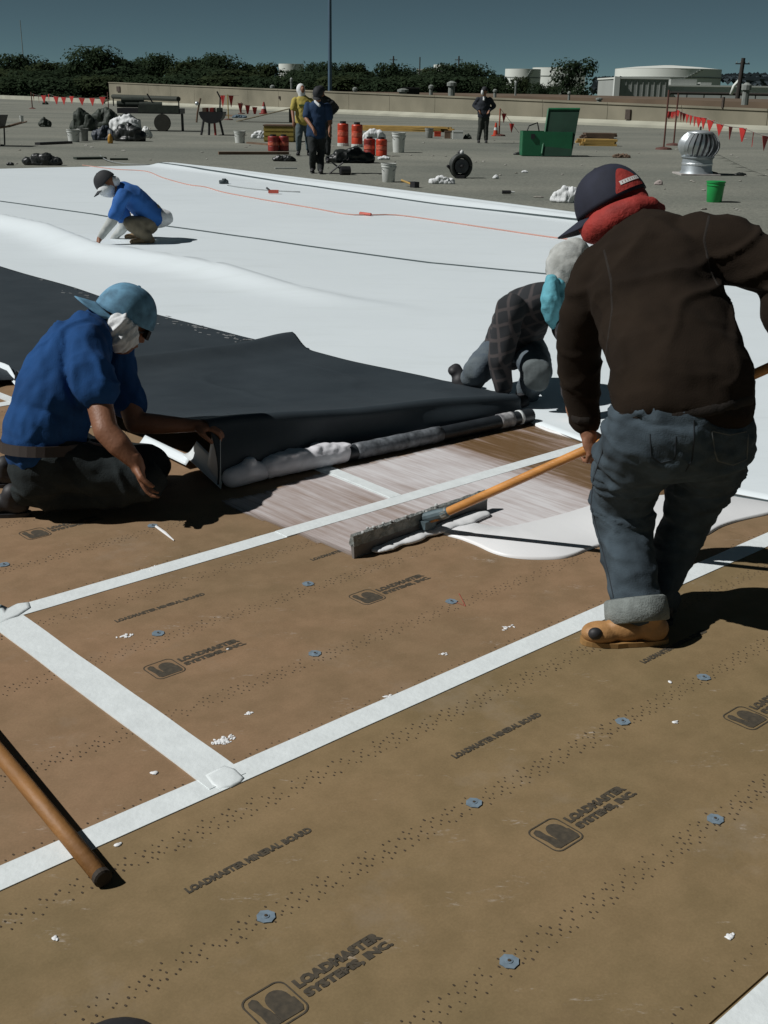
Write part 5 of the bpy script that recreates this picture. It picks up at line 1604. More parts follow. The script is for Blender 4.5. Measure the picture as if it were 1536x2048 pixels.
protos = [tree_proto(1, 16, 12, LEAF[0]), tree_proto(2, 16, 10, LEAF[1]), tree_proto(3, 16, 13, LEAF[2]), tree_proto(4, 16, 9, LEAF[0], lobes=12), tree_proto(9, 16, 12, LEAF[0], 4200, .10, 22, True)]
def tree(px, ytop, Y, wpx, pi, label, group='trees in the dark belt beyond the roof', zb=-8):
    top = P(px, ytop, Y); H = top.z - zb; s = H / 16
    w = wpx * D_(Y) / FPX
    pw = (12, 10, 13, 9, 12)[pi]
    root = empty('tree', Vector((top.x, Y, zb)), label, 'tree', group)
    sw = w / pw * 1.22
    tm, cm = protos[pi]
    for n_, me in (('trunk', tm), ('crown', cm)):
        o = bpy.data.objects.new(n_, me); COL.objects.link(o); o.parent = root; o.scale = (sw, sw, s)
        o.rotation_euler = (0, 0, (px * 1.7) % 6.28)
    return root
TR = [(-30, 118, 262, 110, 2), (38, 106, 250, 92, 0), (95, 122, 240, 90, 1), (150, 120, 236, 80, 0), (192, 92, 228, 118, 2), (245, 110, 240, 84, 3), (290, 114, 250, 80, 0), (328, 106, 246, 90, 2), (372, 122, 240, 70, 1),
      (404, 112, 244, 74, 0), (446, 106, 240, 92, 2), (498, 121, 250, 70, 3), (530, 124, 244, 64, 1), (580, 138, 250, 74, 0), (622, 124, 240, 70, 2), (662, 122, 236, 66, 0), (704, 124, 244, 70, 1), (740, 136, 250, 56, 3),
      (784, 124, 244, 78, 0), (826, 136, 250, 60, 2), (862, 132, 244, 66, 1), (906, 124, 240, 74, 0), (952, 124, 246, 78, 2), (990, 142, 240, 56, 3), (1040, 152, 232, 50, 1), (1075, 164, 228, 46, 0), (1098, 168, 232, 40, 2)]
tlx = {245: 'narrow tree right next to the tallest one', 290: 'dark tree above the left end of the parapet coping', 328: 'broad high tree over the flat cart', 372: 'low dip tree between two broader crowns left of the kettle',
 404: 'dark tree straight above the kettle', 446: 'tall broad crown right of the kettle', 498: 'narrow tree left of the distant white tank', 530: 'small crown touching the distant white tank from the left', 580: 'low tree in front of the distant white tank left of the light pole',
 622: 'tree directly above the yellow-shirted worker', 704: 'first tree right of the light pole', 740: 'low narrow tree in the gap right of the light pole', 784: 'tree under the left thin utility pole', 826: 'low tree beside the small white building',
 862: 'tree in front of the distant tank right of centre', 906: 'tree under the thin pole with the crossarm', 952: 'broad tree above the worker with hands on hips', 990: 'narrow tree left of the smaller white tank', 1040: 'low tree in front of the smaller white tank', 1075: 'low bush between the two white tanks'}
tl = ['dark tree at the far left edge of the belt', 'tree under the faint mast at the left', 'low tree in the dip left of the tallest one', 'tree leaning against the tallest one', 'tallest tree of the belt, above the left end of the parapet']
for i, (px, yt, Y, w, k) in enumerate(TR):
    lab = tl[i] if i < len(tl) else 'dark leafy tree in the dense belt beyond the parapet, one among its like'
    lab = tlx.get(px, lab)
    if px == 662: lab = 'dark tree right behind the light pole'
    if px == 1098: lab = 'lowest bush-like tree beside the round tree'
    tree(px, yt, Y, w, k, lab)
tree(1148, 114, 225, 96, 4, 'round-crowned tree standing alone right of the white tanks', None)
for i, (px, yt, Y, w, k) in enumerate([(-20, 136, 226, 150, 1), (70, 138, 226, 150, 0), (235, 132, 226, 150, 0), (400, 134, 226, 150, 2), (470, 138, 226, 120, 1), (650, 140, 226, 130, 0), (720, 144, 226, 120, 2), (870, 142, 226, 120, 0), (20, 150, 215, 150, 2), (110, 152, 215, 150, 0), (190, 150, 212, 150, 1), (270, 150, 214, 140, 2), (350, 150, 214, 140, 0), (430, 150, 214, 140, 1), (510, 150, 214, 130, 0), (590, 152, 214, 130, 2), (670, 150, 214, 130, 1), (750, 152, 214, 130, 0), (830, 152, 214, 130, 2), (910, 150, 214, 130, 0), (985, 154, 214, 100, 2)]):
    tree(px, yt, Y, w, k, 'low bushy tree filling the foot of the tree belt, one among its like', 'low undergrowth trees in front of the belt')
m = MB(); r_ = random.Random(77)
for (x0, x1, yt, Y) in ((1190, 1245, 158, 420), (1440, 1700, 150, 640), (1185, 1250, 172, 380), (1490, 1600, 158, 420)):
    for k in range(500):
        q = P(r_.uniform(x0, x1), yt + abs(r_.gauss(0, 1)) * 6, Y + r_.uniform(-8, 8)); s = r_.uniform(.5, 1.3) * Y / 400
        m.add([q + Vector((-s, 0, 0)), q + Vector((0, r_.uniform(-1, 1) * s, -s)), q + Vector((s, 0, .0)), q + Vector((0, 0, s * .8))], [(0, 1, 2, 3)])
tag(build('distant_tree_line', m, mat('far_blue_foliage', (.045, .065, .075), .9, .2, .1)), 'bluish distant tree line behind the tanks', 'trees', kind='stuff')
# ================================================================== THINGS LYING ABOUT ON THE ROOF
M_bucket = mat('white_bucket_plastic', (.56, .58, .55), .4, .08, 6)
M_grime = mat('bucket_grime', (.30, .31, .28), .7, .3, 12)
M_wire = mat('steel_wire', (.20, .20, .20), .4, .1, 5, metal=.6)
M_blackbag = mat('black_plastic_bag', (.014, .017, .016), .42, .2, 5, .6, 9, spec=.5)
M_greenbag = mat('dark_green_tarp', (.022, .032, .022), .7, .3, 5, .6, 8)
M_redcan = mat('orange_red_can', (.50, .050, .018), .45, .12, 8)
M_redcan2 = mat('dark_red_drum', (.24, .022, .016), .55, .25, 8)
M_lumber = mat('yellow_lumber', (.42, .27, .075), .75, .2, 3, stretch=(1, 1, 5))
M_greylum = mat('grey_lumber', (.13, .085, .055), .85, .25, 3)
M_ply = mat('plywood', (.36, .30, .19), .8, .12, 3)
M_flag = mat('red_pennant', (.42, .025, .020), .6, .1, 5)
M_rope = mat('line', (.20, .18, .16), .8)
M_post = mat('rusty_post', (.10, .04, .028), .8, .2, 4)
M_blackmetal = mat('black_metal', (.018, .018, .02), .5, .2, 6)
M_conc = mat('base_weight', (.10, .04, .03), .8)

def at(px, py): return G(px, py, -.016)
def S_(px, py): return D_(at(px, py).y) / FPX        # metres per photo pixel there

def bucket(px, py, w, h, label, mt=M_bucket, group=None, handle=True, name='bucket', lid=False, tilt=None):
    q = at(px, py); k = S_(px, py); r = w * k / 2; H = h * k
    root = empty(name, q, label, 'bucket', group)
    part('pail', MB().lathe(q, [(r * .80, 0), (r * .82, .004), (r * .95, H * .78), (r * .955, H * .8), (r * 1.02, H * .8), (r * 1.02, H * .84), (r * .97, H * .84), (r * .98, H * .93)], 28, close=False), mt, root, sharp=.6)
    part('rim', MB().lathe(q + Z * H * .93, [(r * 1.04, 0), (r * 1.06, H * .07), (r * .98, H * .07), (r * .94, 0)], 28, close=False), mt, root, sharp=.6)
    if lid: part('lid', MB().lathe(q + Z * H * .99, [(r * .97, 0), (r * .97, H * .02), (.001, H * .02)], 24), mt, root)
    else: part('inside', MB().lathe(q + Z * .01, [(.001, 0), (r * .78, 0), (r * .93, H * .95)], 24, close=False), M_grime, root, smooth=True)
    if handle:
        pts = [q + Vector((r * 1.04 * math.cos(a), -r * .5 * math.sin(a) - r * .3, H * .86 - r * .75 * math.sin(a))) for a in [math.pi * i / 10 for i in range(11)]]
        part('handle', MB().tube(pts, r * .03, 5), M_wire, root)
    return root
bg = 'white plastic buckets standing on the old roof'
bucket(777, 364, 30, 36, 'nearest white bucket, standing alone just beyond the white membrane', group=bg)
bucket(797, 305, 27, 38, 'white bucket right of the red cans', group=bg)
bucket(148, 284, 26, 24, 'white bucket at the left end of the dark bag heap', group=bg)
bucket(167, 282, 22, 24, 'greyish bucket touching the white one at the bag heap', mat('grey_bucket', (.26, .27, .25), .5), bg)
bucket(480, 286, 23, 23, 'white bucket left of the white rags and the yellow crate', group=bg)
bucket(44, 246, 8, 14, 'tiny white cup-shaped bucket near the wheelbarrow handles', group=bg, handle=False)
bucket(858, 276, 17, 19, 'grey bucket at the end of the yellow lumber', mat('grey_bucket2', (.26, .27, .25), .5), bg, handle=False)
bucket(1428, 404, 36, 40, 'bright green bucket alone on the right in front of the turbine vent', mat('green_plastic', (.015, .30, .07), .4, .12, 8), name='green_bucket', handle=False, lid=True)

def can(px, py, w, h, label, mt, group, base=False):
    q = at(px, py); k = S_(px, py); r = w * k / 2; H = h * k; z0 = 0
    root = empty('adhesive_can', q, label, 'can', group)
    if base:
        part('white_base', MB().lathe(q, [(r * 1.05, 0), (r * 1.05, H * .14), (r * .98, H * .15)], 20), M_bucket, root); z0 = H * .15
    part('drum', MB().lathe(q + Z * z0, [(r * .96, 0), (r, H * .02), (r, H * .30), (r * .97, H * .32), (r, H * .34), (r, H * .62), (r * .97, H * .64), (r, H * .66), (r, H * .92), (r * .90, H * .97)], 24), mt, root, sharp=.5)
    part('collar', MB().lathe(q + Z * (z0 + H * .97), [(r * .55, 0), (r * .55, H * .12), (r * .50, H * .12), (r * .5, 0)], 16, close=False), M_blackmetal, root)
    part('label', MB().lathe(q + Z * (z0 + H * .38), [(r * 1.006, 0), (r * 1.006, H * .2)], 24, close=False), mat('can_label', (.55, .12, .07), .5, .4, 20) if 'can_label' not in bpy.data.materials else bpy.data.materials['can_label'], root)
    return root
cg = 'red cans and drums around the black tarp'
can(686, 292, 22, 38, 'bright orange-red can on a white base, first right of the navy-shirted man', M_redcan, cg, True)
can(714, 294, 22, 38, 'bright orange-red can on a white base, in front of the white sheet', M_redcan, cg, True)
can(739, 311, 23, 33, 'dark red drum right behind the black tarp', M_redcan2, cg)
can(763, 312, 22, 33, 'red drum nearest the white buckets', M_redcan, cg)
can(547, 302, 22, 29, 'left drum of the dark red pair by the yellow crate', M_redcan2, cg)
can(568, 302, 20, 29, 'right drum of the dark red pair by the yellow crate', M_redcan2, cg)

def heap(name, px, py, w, h, label, cat, mt, seed=1, dep=.7, amp=.16, group=None, lumps=7, lift=0):
    q = at(px, py); k = S_(px, py); W_, H = w * k, h * k; r_ = random.Random(seed); m = MB()
    root_loc = q.copy()
    for i in range(lumps):
        f = (i + .5) / lumps; x = (f - .5) * W_ * .78; hh = H * (.55 + .45 * math.sin(math.pi * f)) * r_.uniform(.75, 1.0)
        m.ell(q + Vector((x, W_ * dep * .35 + r_.uniform(-.1, .1) * W_ * dep, hh * .42 + lift * k)), (W_ / lumps * 1.15, W_ * dep * .32, hh * .55), Matrix.Rotation(r_.uniform(-.6, .6), 3, 'Z'), 12, 8)
    m.ell(q + Vector((0, W_ * dep * .35, H * .12 + lift * k)), (W_ * .46, W_ * dep * .38, H * .2), None, 14, 8)
    f1 = cloth_fn(H * amp * .8, 1.3 / max(H, .15), seed, (1, 1, 1.4)); f2 = cloth_fn(H * amp * .28, 4.2 / max(H, .15), seed + 3, (1.5, 1, .6))
    o = remeshed(name, m, mt, None, max(.012, min(W_, H * 2) / 34), 1, fn=lambda c, n: f1(c, n) + f2(c, n))
    # origin on the ground
    o.location = q; o.data.transform(Matrix.Translation(-q))
    for v in o.data.vertices:
        if v.co.z < .002 and not lift: v.co.z = .002
    return tag(o, label, cat, group)
heap('black_tarp', 700, 326, 98, 34, 'crumpled black tarp heap in front of the red cans', 'tarp', M_blackbag, 3, .5)
heap('black_bag', 257, 283, 62, 38, 'big black plastic bag in the middle of the material pile on the left', 'bag', M_blackbag, 5, .6)
heap('white_sheet', 250, 262, 62, 36, 'bunched white sheet lying on top of the black bag', 'sheet', M_whitecloth, 6, .5, .22, lift=0)
heap('dark_bag', 205, 281, 46, 34, 'dark blue-grey bag between the bottle and the white bucket', 'bag', mat('bluegrey_bag', (.03, .04, .055), .6, .3, 5), 7)
heap('dark_bag', 165, 262, 52, 46, 'dark green heaped canvas behind the white bucket', 'bag', M_greenbag, 8)
heap('dark_bag', 205, 255, 60, 42, 'olive canvas rolls heaped behind the blue-grey bag', 'bag', M_greenbag, 18)
heap('white_bag', 292, 276, 22, 24, 'small white and grey plastic bag right of the big black bag', 'bag', M_whiteplastic, 9)
heap('black_debris', 82, 331, 80, 26, 'low black debris pile touching the far edge of the white membrane', 'debris', M_blackbag, 10, .4)
heap('dark_clump', 20, 331, 16, 8, 'tiny dark clump left of the black debris pile', 'debris', M_blackbag, 30, .4)
heap('dark_clump', 88, 254, 24, 20, 'dark lump alone right of the wheelbarrow', 'debris', M_greenbag, 11)
heap('dark_clump', 90, 209, 12, 8, 'small dark lump far back under the red pennants', 'debris', M_greenbag, 12)
heap('dark_heap', 568, 323, 48, 15, 'flat dark heap left of the navy-shirted man\'s feet', 'debris', M_blackbag, 13, .4)
heap('white_rags', 520, 277, 34, 17, 'white rags between the white bucket and the yellow crate', 'cloth', M_whitecloth, 14, .5, .3)
heap('white_rags', 884, 368, 50, 15, 'white rags in front of the dark hose reel', 'cloth', M_whitecloth, 15, .4, .4)
heap('white_rags', 767, 320, 24, 9, 'white rags at the foot of the red drum', 'cloth', M_whitecloth, 16, .4, .3)
heap('white_cloth', 1136, 406, 62, 34, 'crumpled white cloth left of the worker\'s navy cap', 'cloth', M_whitecloth, 17, .5, .25)
heap('white_sheet', 748, 283, 46, 30, 'white sheet draped behind the dark red drum', 'sheet', M_whitecloth, 19, .4)
heap('rag_or_shadow', 1426, 350, 22, 8, 'dark lump added for the shadow at the foot of the turbine vent', 'rag_or_shadow', M_blackbag, 20, .4)  # black lump modelled in place of the turbine vent's cast shadow
heap('rag_or_shadow', 1481, 352, 26, 8, 'dark lump added for the shadow tip farther right of the turbine vent', 'rag_or_shadow', M_blackbag, 21, .4)  # second lump, shaped for the far end of that shadow
heap('grey_debris', 1244, 316, 36, 9, 'small grey debris right of the green chest', 'debris', M_greylum, 22, .5, .4)
heap('paper_scrap', 992, 358, 12, 9, 'white scrap right of the dark hose reel', 'scrap', M_whitecloth, 23, .5, .3)
heap('paper_scrap', 1050, 346, 13, 6, 'white scrap below the green chest', 'scrap', M_whitecloth, 24, .5, .3)
heap('paper_scrap', 1318, 370, 16, 11, 'pale pinkish scrap left of the green bucket', 'scrap', mat('pinkish_scrap', (.35, .30, .28), .8), 25, .5, .3)
heap('work_glove', 448, 372, 20, 14, 'dark glove dropped on the far part of the white membrane', 'glove', mat('slate_glove', (.04, .055, .06), .8), 26, .5, .35, lift=1)
heap('blue_tarp', 478, 236, 30, 8, 'small blue-grey tarp scrap beyond the drum stand', 'tarp', mat('blue_tarp', (.06, .10, .13), .6), 27)
heap('black_mat', 1040, 310, 26, 7, 'black mat beside the green chest', 'mat', M_blackbag, 28, .5)
heap('dark_bundle', 935, 278, 16, 12, 'dark bundle left of the worker with hands on hips', 'bundle', M_greenbag, 29)

# red tool on the white sheet
q = G(547, 387, .03)
t = empty('hand_tool', q, 'small red and grey hand tool lying on the white membrane', 'tool')
part('tool_body', MB().box(q + Z * .03, (.16, .06, .05)), bpy.data.materials['red_plug'], t)
part('tool_grip', MB().tube([q + Vector((-.04, 0, .03)), q + Vector((-.11, -.02, .09))], .016, 8), M_wire, t)
q = G(1015, 388); t = empty('bottle', q, 'small dark bottle lying on the roof below the green chest', 'bottle')
part('bottle_body', MB().tube([q + Vector((-.09, 0, .03)), q + Vector((.05, .01, .03))], .03, 10), M_blackmetal, t)
part('bottle_neck', MB().tube([q + Vector((.05, .01, .03)), q + Vector((.12, .012, .03))], [.02, .012], 8), M_whiteplastic, t)
q = at(221, 287); k = S_(221, 287)
t = empty('spray_bottle', q, 'orange and yellow bottle with white cap standing against the black bag', 'bottle')
part('bottle_body', MB().lathe(q, [(5 * k, 0), (5.5 * k, 5 * k), (5 * k, 10 * k), (4 * k, 15 * k), (1.6 * k, 19 * k)], 14), mat('orange_yellow', (.42, .22, .03), .4), t, smooth=True)
part('cap', MB().lathe(q + Z * 19 * k, [(2.0 * k, 0), (1.8 * k, 6 * k)], 10), M_whiteplastic, t)
# brown hammer-like tool
q = at(828, 375); t = empty('mallet', q, 'brown-handled mallet lying right of the nearest white bucket', 'tool')
part('handle', MB().tube([q + Vector((-.22, .30, .10)), q + Vector((0, 0, .04))], .018, 8), M_lumber, t)
part('head', MB().box(q + Vector((.01, -.02, .05)), (.10, .14, .10), Matrix.Rotation(.6, 3, 'Z')), M_blackmetal, t)

def plank(name, pa, pb, w, h, label, mt, cat='plank', lift=0, group=None):
    a, b = at(*pa), at(*pb); d = b - a; L = d.length; c = (a + b) / 2
    m = MB().box(Vector((0, 0, h / 2)), (L, w, h))
    o = build(name, m, mt); o.location = c + Z * lift; o.rotation_euler = (0, 0, math.atan2(d.y, d.x))
    return tag(o, label, cat, group)
plank('wood_plank', (437, 309), (577, 309), .18, .07, 'long reddish brown plank lying left of the dark heap', M_greylum)
plank('wood_plank', (497, 287), (540, 291), .15, .05, 'short brown plank running to the dark red drums', M_greylum)
plank('wood_plank', (75, 290), (140, 287), .20, .07, 'dark plank left of the white bucket', M_blackmetal)
plank('wood_plank', (150, 319), (210, 318), .28, .05, 'dark green board lying beyond the white membrane', M_greenbag)
plank('wood_plank', (220, 320), (256, 320), .18, .04, 'short thin board right of the dark green one', M_greenbag)
plank('wood_plank', (450, 232), (475, 234), .2, .1, 'short dark board behind the drum stand', M_greylum)
plank('white_stick', (550, 338), (594, 338), .04, .03, 'thin pale stick left of the navy-shirted man\'s shoes', M_whiteplastic, 'stick')

# stack of lumber, piece by piece
def stack(px, py, npl, L, rows, label, mt, ang, w=.14, h=.05, name='lumber_stack', jit=.3):
    q = at(px, py); root = empty(name, q, label, 'lumber stack'); r_ = random.Random(int(px)); me = None
    for r in range(rows):
        for i in range(npl - (r // 2)):
            m = MB().box((0, 0, 0), (L, w * .95, h * .94)) if me is None else None
            if me is None: me = m.mesh('plank'); me.materials.append(mt)
            o = bpy.data.objects.new('plank', me); COL.objects.link(o); o.parent = root
            o.location = (r_.uniform(-jit, jit) * .5, (i - npl / 2) * w * 1.02, h * (r + .5)); o.rotation_euler = (0, 0, r_.uniform(-.02, .02))
    root.rotation_euler = (0, 0, ang)
    return root
stack(1192, 291, 5, 1.05, 3, 'short stack of yellow-brown lumber right of the green chest', M_lumber, .0, .16, .07)
stack(1195, 277, 5, 1.1, 3, 'darker lumber stack behind the yellow-brown one', M_greylum, .05, .16, .07)
stack(805, 262, 6, 3.6, 3, 'long stack of yellow lumber beyond the white bucket', M_lumber, -.22, .15, .07, jit=.9)
# plywood ramp
a, b = P(470, 243, 42), P(588, 218, 40)
root = empty('plywood_ramp', at(530, 246), 'sheet of plywood propped up into a low ramp behind the yellow crate', 'plywood sheet')
c0, c1 = at(472, 244), at(584, 246)
top = c1 + Z * 28 * S_(584, 246)
dd = Vector((.1, 1.3, 0))
vs = []
for p in (c0 + Z * .02, top):
    for e in (Vector((0, 0, 0)), dd): vs += [p + e, p + e + Z * .03]
part('plywood_sheet', MB().add(vs, [(0, 4, 5, 1), (2, 3, 7, 6), (1, 5, 7, 3), (0, 1, 3, 2), (4, 6, 7, 5), (0, 2, 6, 4)]), M_ply, root)
part('prop', MB().box(c1 + Vector((-.1, .5, (top.z - c1.z) / 2)), (.15, .5, top.z - c1.z - .04)), M_greenbag, root)
# yellow crate
q = at(560, 283); k = S_(560, 283)
root = empty('yellow_crate', q, 'dull yellow crate behind the dark red drums', 'crate')
part('crate_box', MB().box(q + Z * 15 * k, (58 * k, .9, 30 * k)), mat('dull_yellow', (.33, .25, .055), .7, .15, 4), root)
for zz in (6, 15, 24): part('slat', MB().box(q + Vector((0, -.47, zz * k)), (59 * k, .03, 6 * k)), bpy.data.materials['dull_yellow'], root)
part('lid', MB().box(q + Vector((0, 0, 31 * k)), (61 * k, 1.0, .04)), M_greylum, root)
# pallet items right of the lumber
for px, py, w, h, mt, lab in ((875, 273, 13, 8, M_redcan, 'small orange box right of the grey bucket'), (895, 277, 12, 13, M_greylum, 'small dark box between orange box and white box'), (915, 278, 20, 14, M_bucket, 'small white box left of the dark bundle')):
    q = at(px, py); k = S_(px, py); root = empty('small_box', q, lab, 'box')
    part('box_body', MB().box(q + Z * h * k / 2, (w * k, w * k, h * k)), mt, root); part('box_lid', MB().box(q + Z * (h * k + .01), (w * k * 1.05, w * k * 1.05, .03)), mt, root)

# green chest with the lid swung open
q = at(1090, 313); k = S_(1090, 313)
root = empty('green_chest', q, 'big green steel chest with its lid standing open', 'chest')
M_gr = mat('green_paint', (.012, .13, .055), .45, .12, 3); M_gr2 = mat('shaded_green_paint', (.012, .045, .026), .6, .15, 3)  # second green is the lid's copy, its shade put into the colour
def cb(c, s, r=None, t=1.0): return MB().box(c, s, r, t)
x0, x1 = at(1046, 313).x, at(1140, 313).x; w = x1 - x0; y0 = q.y; dp = .75; hh = 46 * k
for nm, c, s in (('front_wall', (x0 + w / 2, y0, hh / 2), (w, .03, hh)), ('back_wall', (x0 + w / 2, y0 + dp, hh / 2), (w, .03, hh)), ('side_wall', (x0, y0 + dp / 2, hh / 2), (.03, dp - .04, hh)), ('side_wall', (x0 + w, y0 + dp / 2, hh / 2), (.03, dp - .04, hh)), ('bottom', (x0 + w / 2, y0 + dp / 2, .05), (w - .05, dp - .05, .03))):
    part(nm, cb(Vector(c), s), M_gr, root)
part('handle', MB().tube([Vector((x0 + .10, y0 + .1, hh)), Vector((x0 + .15, y0 + .1, hh + .14)), Vector((x0 + .38, y0 + .2, hh + .22)), Vector((x0 + .45, y0 + .3, hh))], .018, 6), M_blackmetal, root)
part('latch', MB().box(Vector((x0 + .25, y0 - .03, hh * .8)), (.10, .03, .12)), M_blackmetal, root)
# lid: leaning panel, seen from its outside
A, B, C, Dd = P(1083, 312, y0 - .08), P(1143, 312, y0 - .06), P(1160, 218, y0 + .25), P(1097, 218, y0 + .25)
vs = []
for p in (A, B, C, Dd): vs.append(p)
nn = (B - A).cross(Dd - A).normalized()
vs += [p - nn * .06 if True else p for p in (A, B, C, Dd)]
part('lid', MB().add(vs, [(0, 1, 2, 3), (7, 6, 5, 4), (0, 4, 5, 1), (1, 5, 6, 2), (2, 6, 7, 3), (3, 7, 4, 0)]), M_gr2, root)
part('lid_rim', MB().tube([Dd, C], .035, 6).tube([A.lerp(Dd, .05), Dd], .03, 6), M_gr, root)

# rotating roof ventilator
q = at(1392, 349); k = S_(1392, 349)
root = empty('turbine_vent', q, 'shiny galvanised turbine vent with rotating ribbed head', 'roof ventilator')
M_galv = mat('shiny_galvanised', (.62, .66, .68), .36, .15, 3, metal=.6)
M_galv2 = mat('dull_galvanised', (.36, .40, .42), .5, .25, 4, .2, 8, metal=.5)
Rb, Rt = 30 * k, 41 * k
part('base_flange', MB().box(q + Z * .015, (Rb * 2.6, Rb * 2.6, .03)), mat('pale_flange', (.36, .34, .32), .8, .3, 5), root)
part('throat', MB().lathe(q, [(Rb * 1.12, .02), (Rb * 1.0, 8 * k), (Rb * .98, 30 * k), (Rb * 1.08, 33 * k), (Rb * 1.08, 35 * k)], 32), M_galv2, root, sharp=.6)
part('throat_band', MB().lathe(q + Z * 18 * k, [(Rb * 1.0, 0), (Rb * 1.02, .01), (Rb * 1.02, .04), (Rb * 1.0, .05)], 32), M_galv, root)
nb2 = 22; zc = 35 * k; Hh = 46 * k
vane = []
for i in range(9):
    f = i / 8; z = zc + Hh * f; rad = Rt * math.sin(math.pi * (.24 + .60 * f)) ** .75
    vane.append((rad, z))
for j in range(nb2):
    a = 2 * math.pi * j / nb2; vs = []
    for i, (rad, z) in enumerate(vane):
        tw = .25 * (i / 8 - .5)
        for da, dr in ((0, 0), (2 * math.pi / nb2 * .62, -.10 * Rt)):
            r1 = rad + dr; vs.append(q + Vector((r1 * math.cos(a + da + tw), r1 * math.sin(a + da + tw), z)))
    fs = [(2 * i, 2 * i + 1, 2 * i + 3, 2 * i + 2) for i in range(8)]
    if j == 0: pass
    part('vane', MB().add(vs, fs), M_galv, root, smooth=True)
part('head_core', MB().lathe(q, [(Rt * .50, zc), (Rt * .58, zc + Hh * .4), (Rt * .50, zc + Hh * .9)], 24), M_blackmetal, root)
part('head_top', MB().lathe(q, [(Rt * .62, zc + Hh * .93), (Rt * .60, zc + Hh), (Rt * .2, zc + Hh * 1.06), (.01, zc + Hh * 1.07)], 28), M_galv, root, smooth=True)
part('spindle', MB().tube([q + Z * (zc + Hh), q + Z * (zc + Hh * 1.22)], .02, 6), M_blackmetal, root)

# wheelbarrow at the left edge (half in the frame)
q = at(-14, 292); root = empty('wheelbarrow', q, 'dark wheelbarrow cut by the left edge of the picture, handles pointing right', 'wheelbarrow')
k = S_(5, 290)
part('tray', MB().box(q + Vector((-8 * k, 0, 46 * k)), (56 * k, .62, 24 * k), None, 1.25), M_blackmetal, root)
for s in (-.24, .24):
    part('handle_bar', MB().tube([q + Vector((-10 * k, s, 30 * k)), q + Vector((30 * k, s, 36 * k)), q + Vector((66 * k, s, 46 * k))], .022, 6), M_greylum, root)
    part('leg', MB().tube([q + Vector((20 * k, s, 34 * k)), q + Vector((18 * k, s, 2 * k)), q + Vector((10 * k, s, 0.02))], .022, 6), M_blackmetal, root)
wq = q + Vector((-48 * k, 0, 16 * k))
part('wheel', MB().lathe(wq, [(.10, -.05), (.18, -.05), (.20, 0), (.18, .05), (.10, .05)], 20, Vector((0, 1, 0))), M_dark, root, smooth=False)

# flat cart with the rolls
q = at(302, 262); k = S_(302, 262); root = empty('flat_cart', q, 'dark flat cart with one big wheel and thin legs behind the material pile', 'cart')
part('cart_bed', MB().box(q + Vector((0, .3, 38 * k)), (124 * k, 1.2, 10 * k)), M_blackmetal, root)
part('side_board', MB().box(q + Vector((20 * k, -.3, 42 * k)), (80 * k, .05, 14 * k)), M_greenbag, root)
part('wheel', MB().lathe(q + Vector((26 * k, -.25, 16 * k)), [(.05, -.08), (16 * k, -.08), (17 * k, 0), (16 * k, .08), (.05, .08)], 24, Vector((0, 1, 0))), mat('wheel_dark', (.03, .03, .022), .7), root)
for x in (60, 58, -50):
    part('leg', MB().tube([q + Vector((x * k, .3 if x != 58 else .8, 34 * k)), q + Vector((x * k, .3 if x != 58 else .8, 0))], .03, 6), M_blackmetal, root)
part('pull_bar', MB().tube([q + Vector((10 * k, .2, 44 * k)), q + Vector((-6 * k, .2, 70 * k))], .03, 6), M_blackmetal, root)
for i, (x, z) in enumerate(((-45, 50), (-28, 50), (-36, 58), (0, 49))):
    part('rolled_felt', MB().tube([q + Vector(((x - 22) * k, .2, z * k)), q + Vector(((x + 22) * k, .3, z * k))], 6 * k, 12), M_greenbag, root)

# drum stand / kettle on legs
q = at(427, 270); k = S_(427, 270); root = empty('roofing_kettle', q, 'dark half-round kettle on red and black legs, rags hanging over its rim', 'kettle')
vs = []; fs = []
prof = []
for i in range(13):
    a = math.pi * i / 12; prof.append((math.cos(a) * 24 * k, -math.sin(a) * 22 * k + 44 * k))
m = MB(); n = len(prof)
for y in (-.45, .45):
    for x, z in prof: m.v.append(tuple(q + Vector((x, y, z))))
for i in range(n - 1): m.f.append((i, i + 1, n + i + 1, n + i))
m.f += [tuple(range(n)), tuple(range(n, 2 * n))[::-1]]
part('tub', m, M_blackmetal, root)
for x, mt2 in ((-20, M_blackmetal), (-6, M_blackmetal), (6, M_redcan2), (20, M_blackmetal)):
    part('leg', MB().tube([q + Vector((x * k * .8, -.3, 28 * k)), q + Vector((x * k * 1.1, -.3, 0))], .045, 6), mt2, root)
for x, mt2 in ((-14, M_greylum), (0, M_redcan2), (14, M_greenbag)): part('rag_or_shadow', MB().box(q + Vector((x * k, 0, 47 * k)), (8 * k, .6, 9 * k)), mt2, root)
part('stirrer', MB().tube([q + Vector((14 * k, 0, 42 * k)), q + Vector((16 * k, 0, 70 * k)), q + Vector((10 * k, 0, 82 * k))], .03, 6), M_blackmetal, root)
# upright torch with a bright metal knob
q = at(393, 245); k = S_(393, 245); root = empty('gas_torch', q, 'dark upright torch with a bright metal knob left of the kettle', 'torch')
part('pipe', MB().tube([q + Z * 0, q + Vector((3 * k, 0, 20 * k)), q + Vector((10 * k, 0, 46 * k))], .05, 6), M_greylum, root)
part('knob', MB().ell(q + Vector((3 * k, -.1, 36 * k)), (.10, .10, .10), None, 12, 8), M_galv, root, smooth=True)

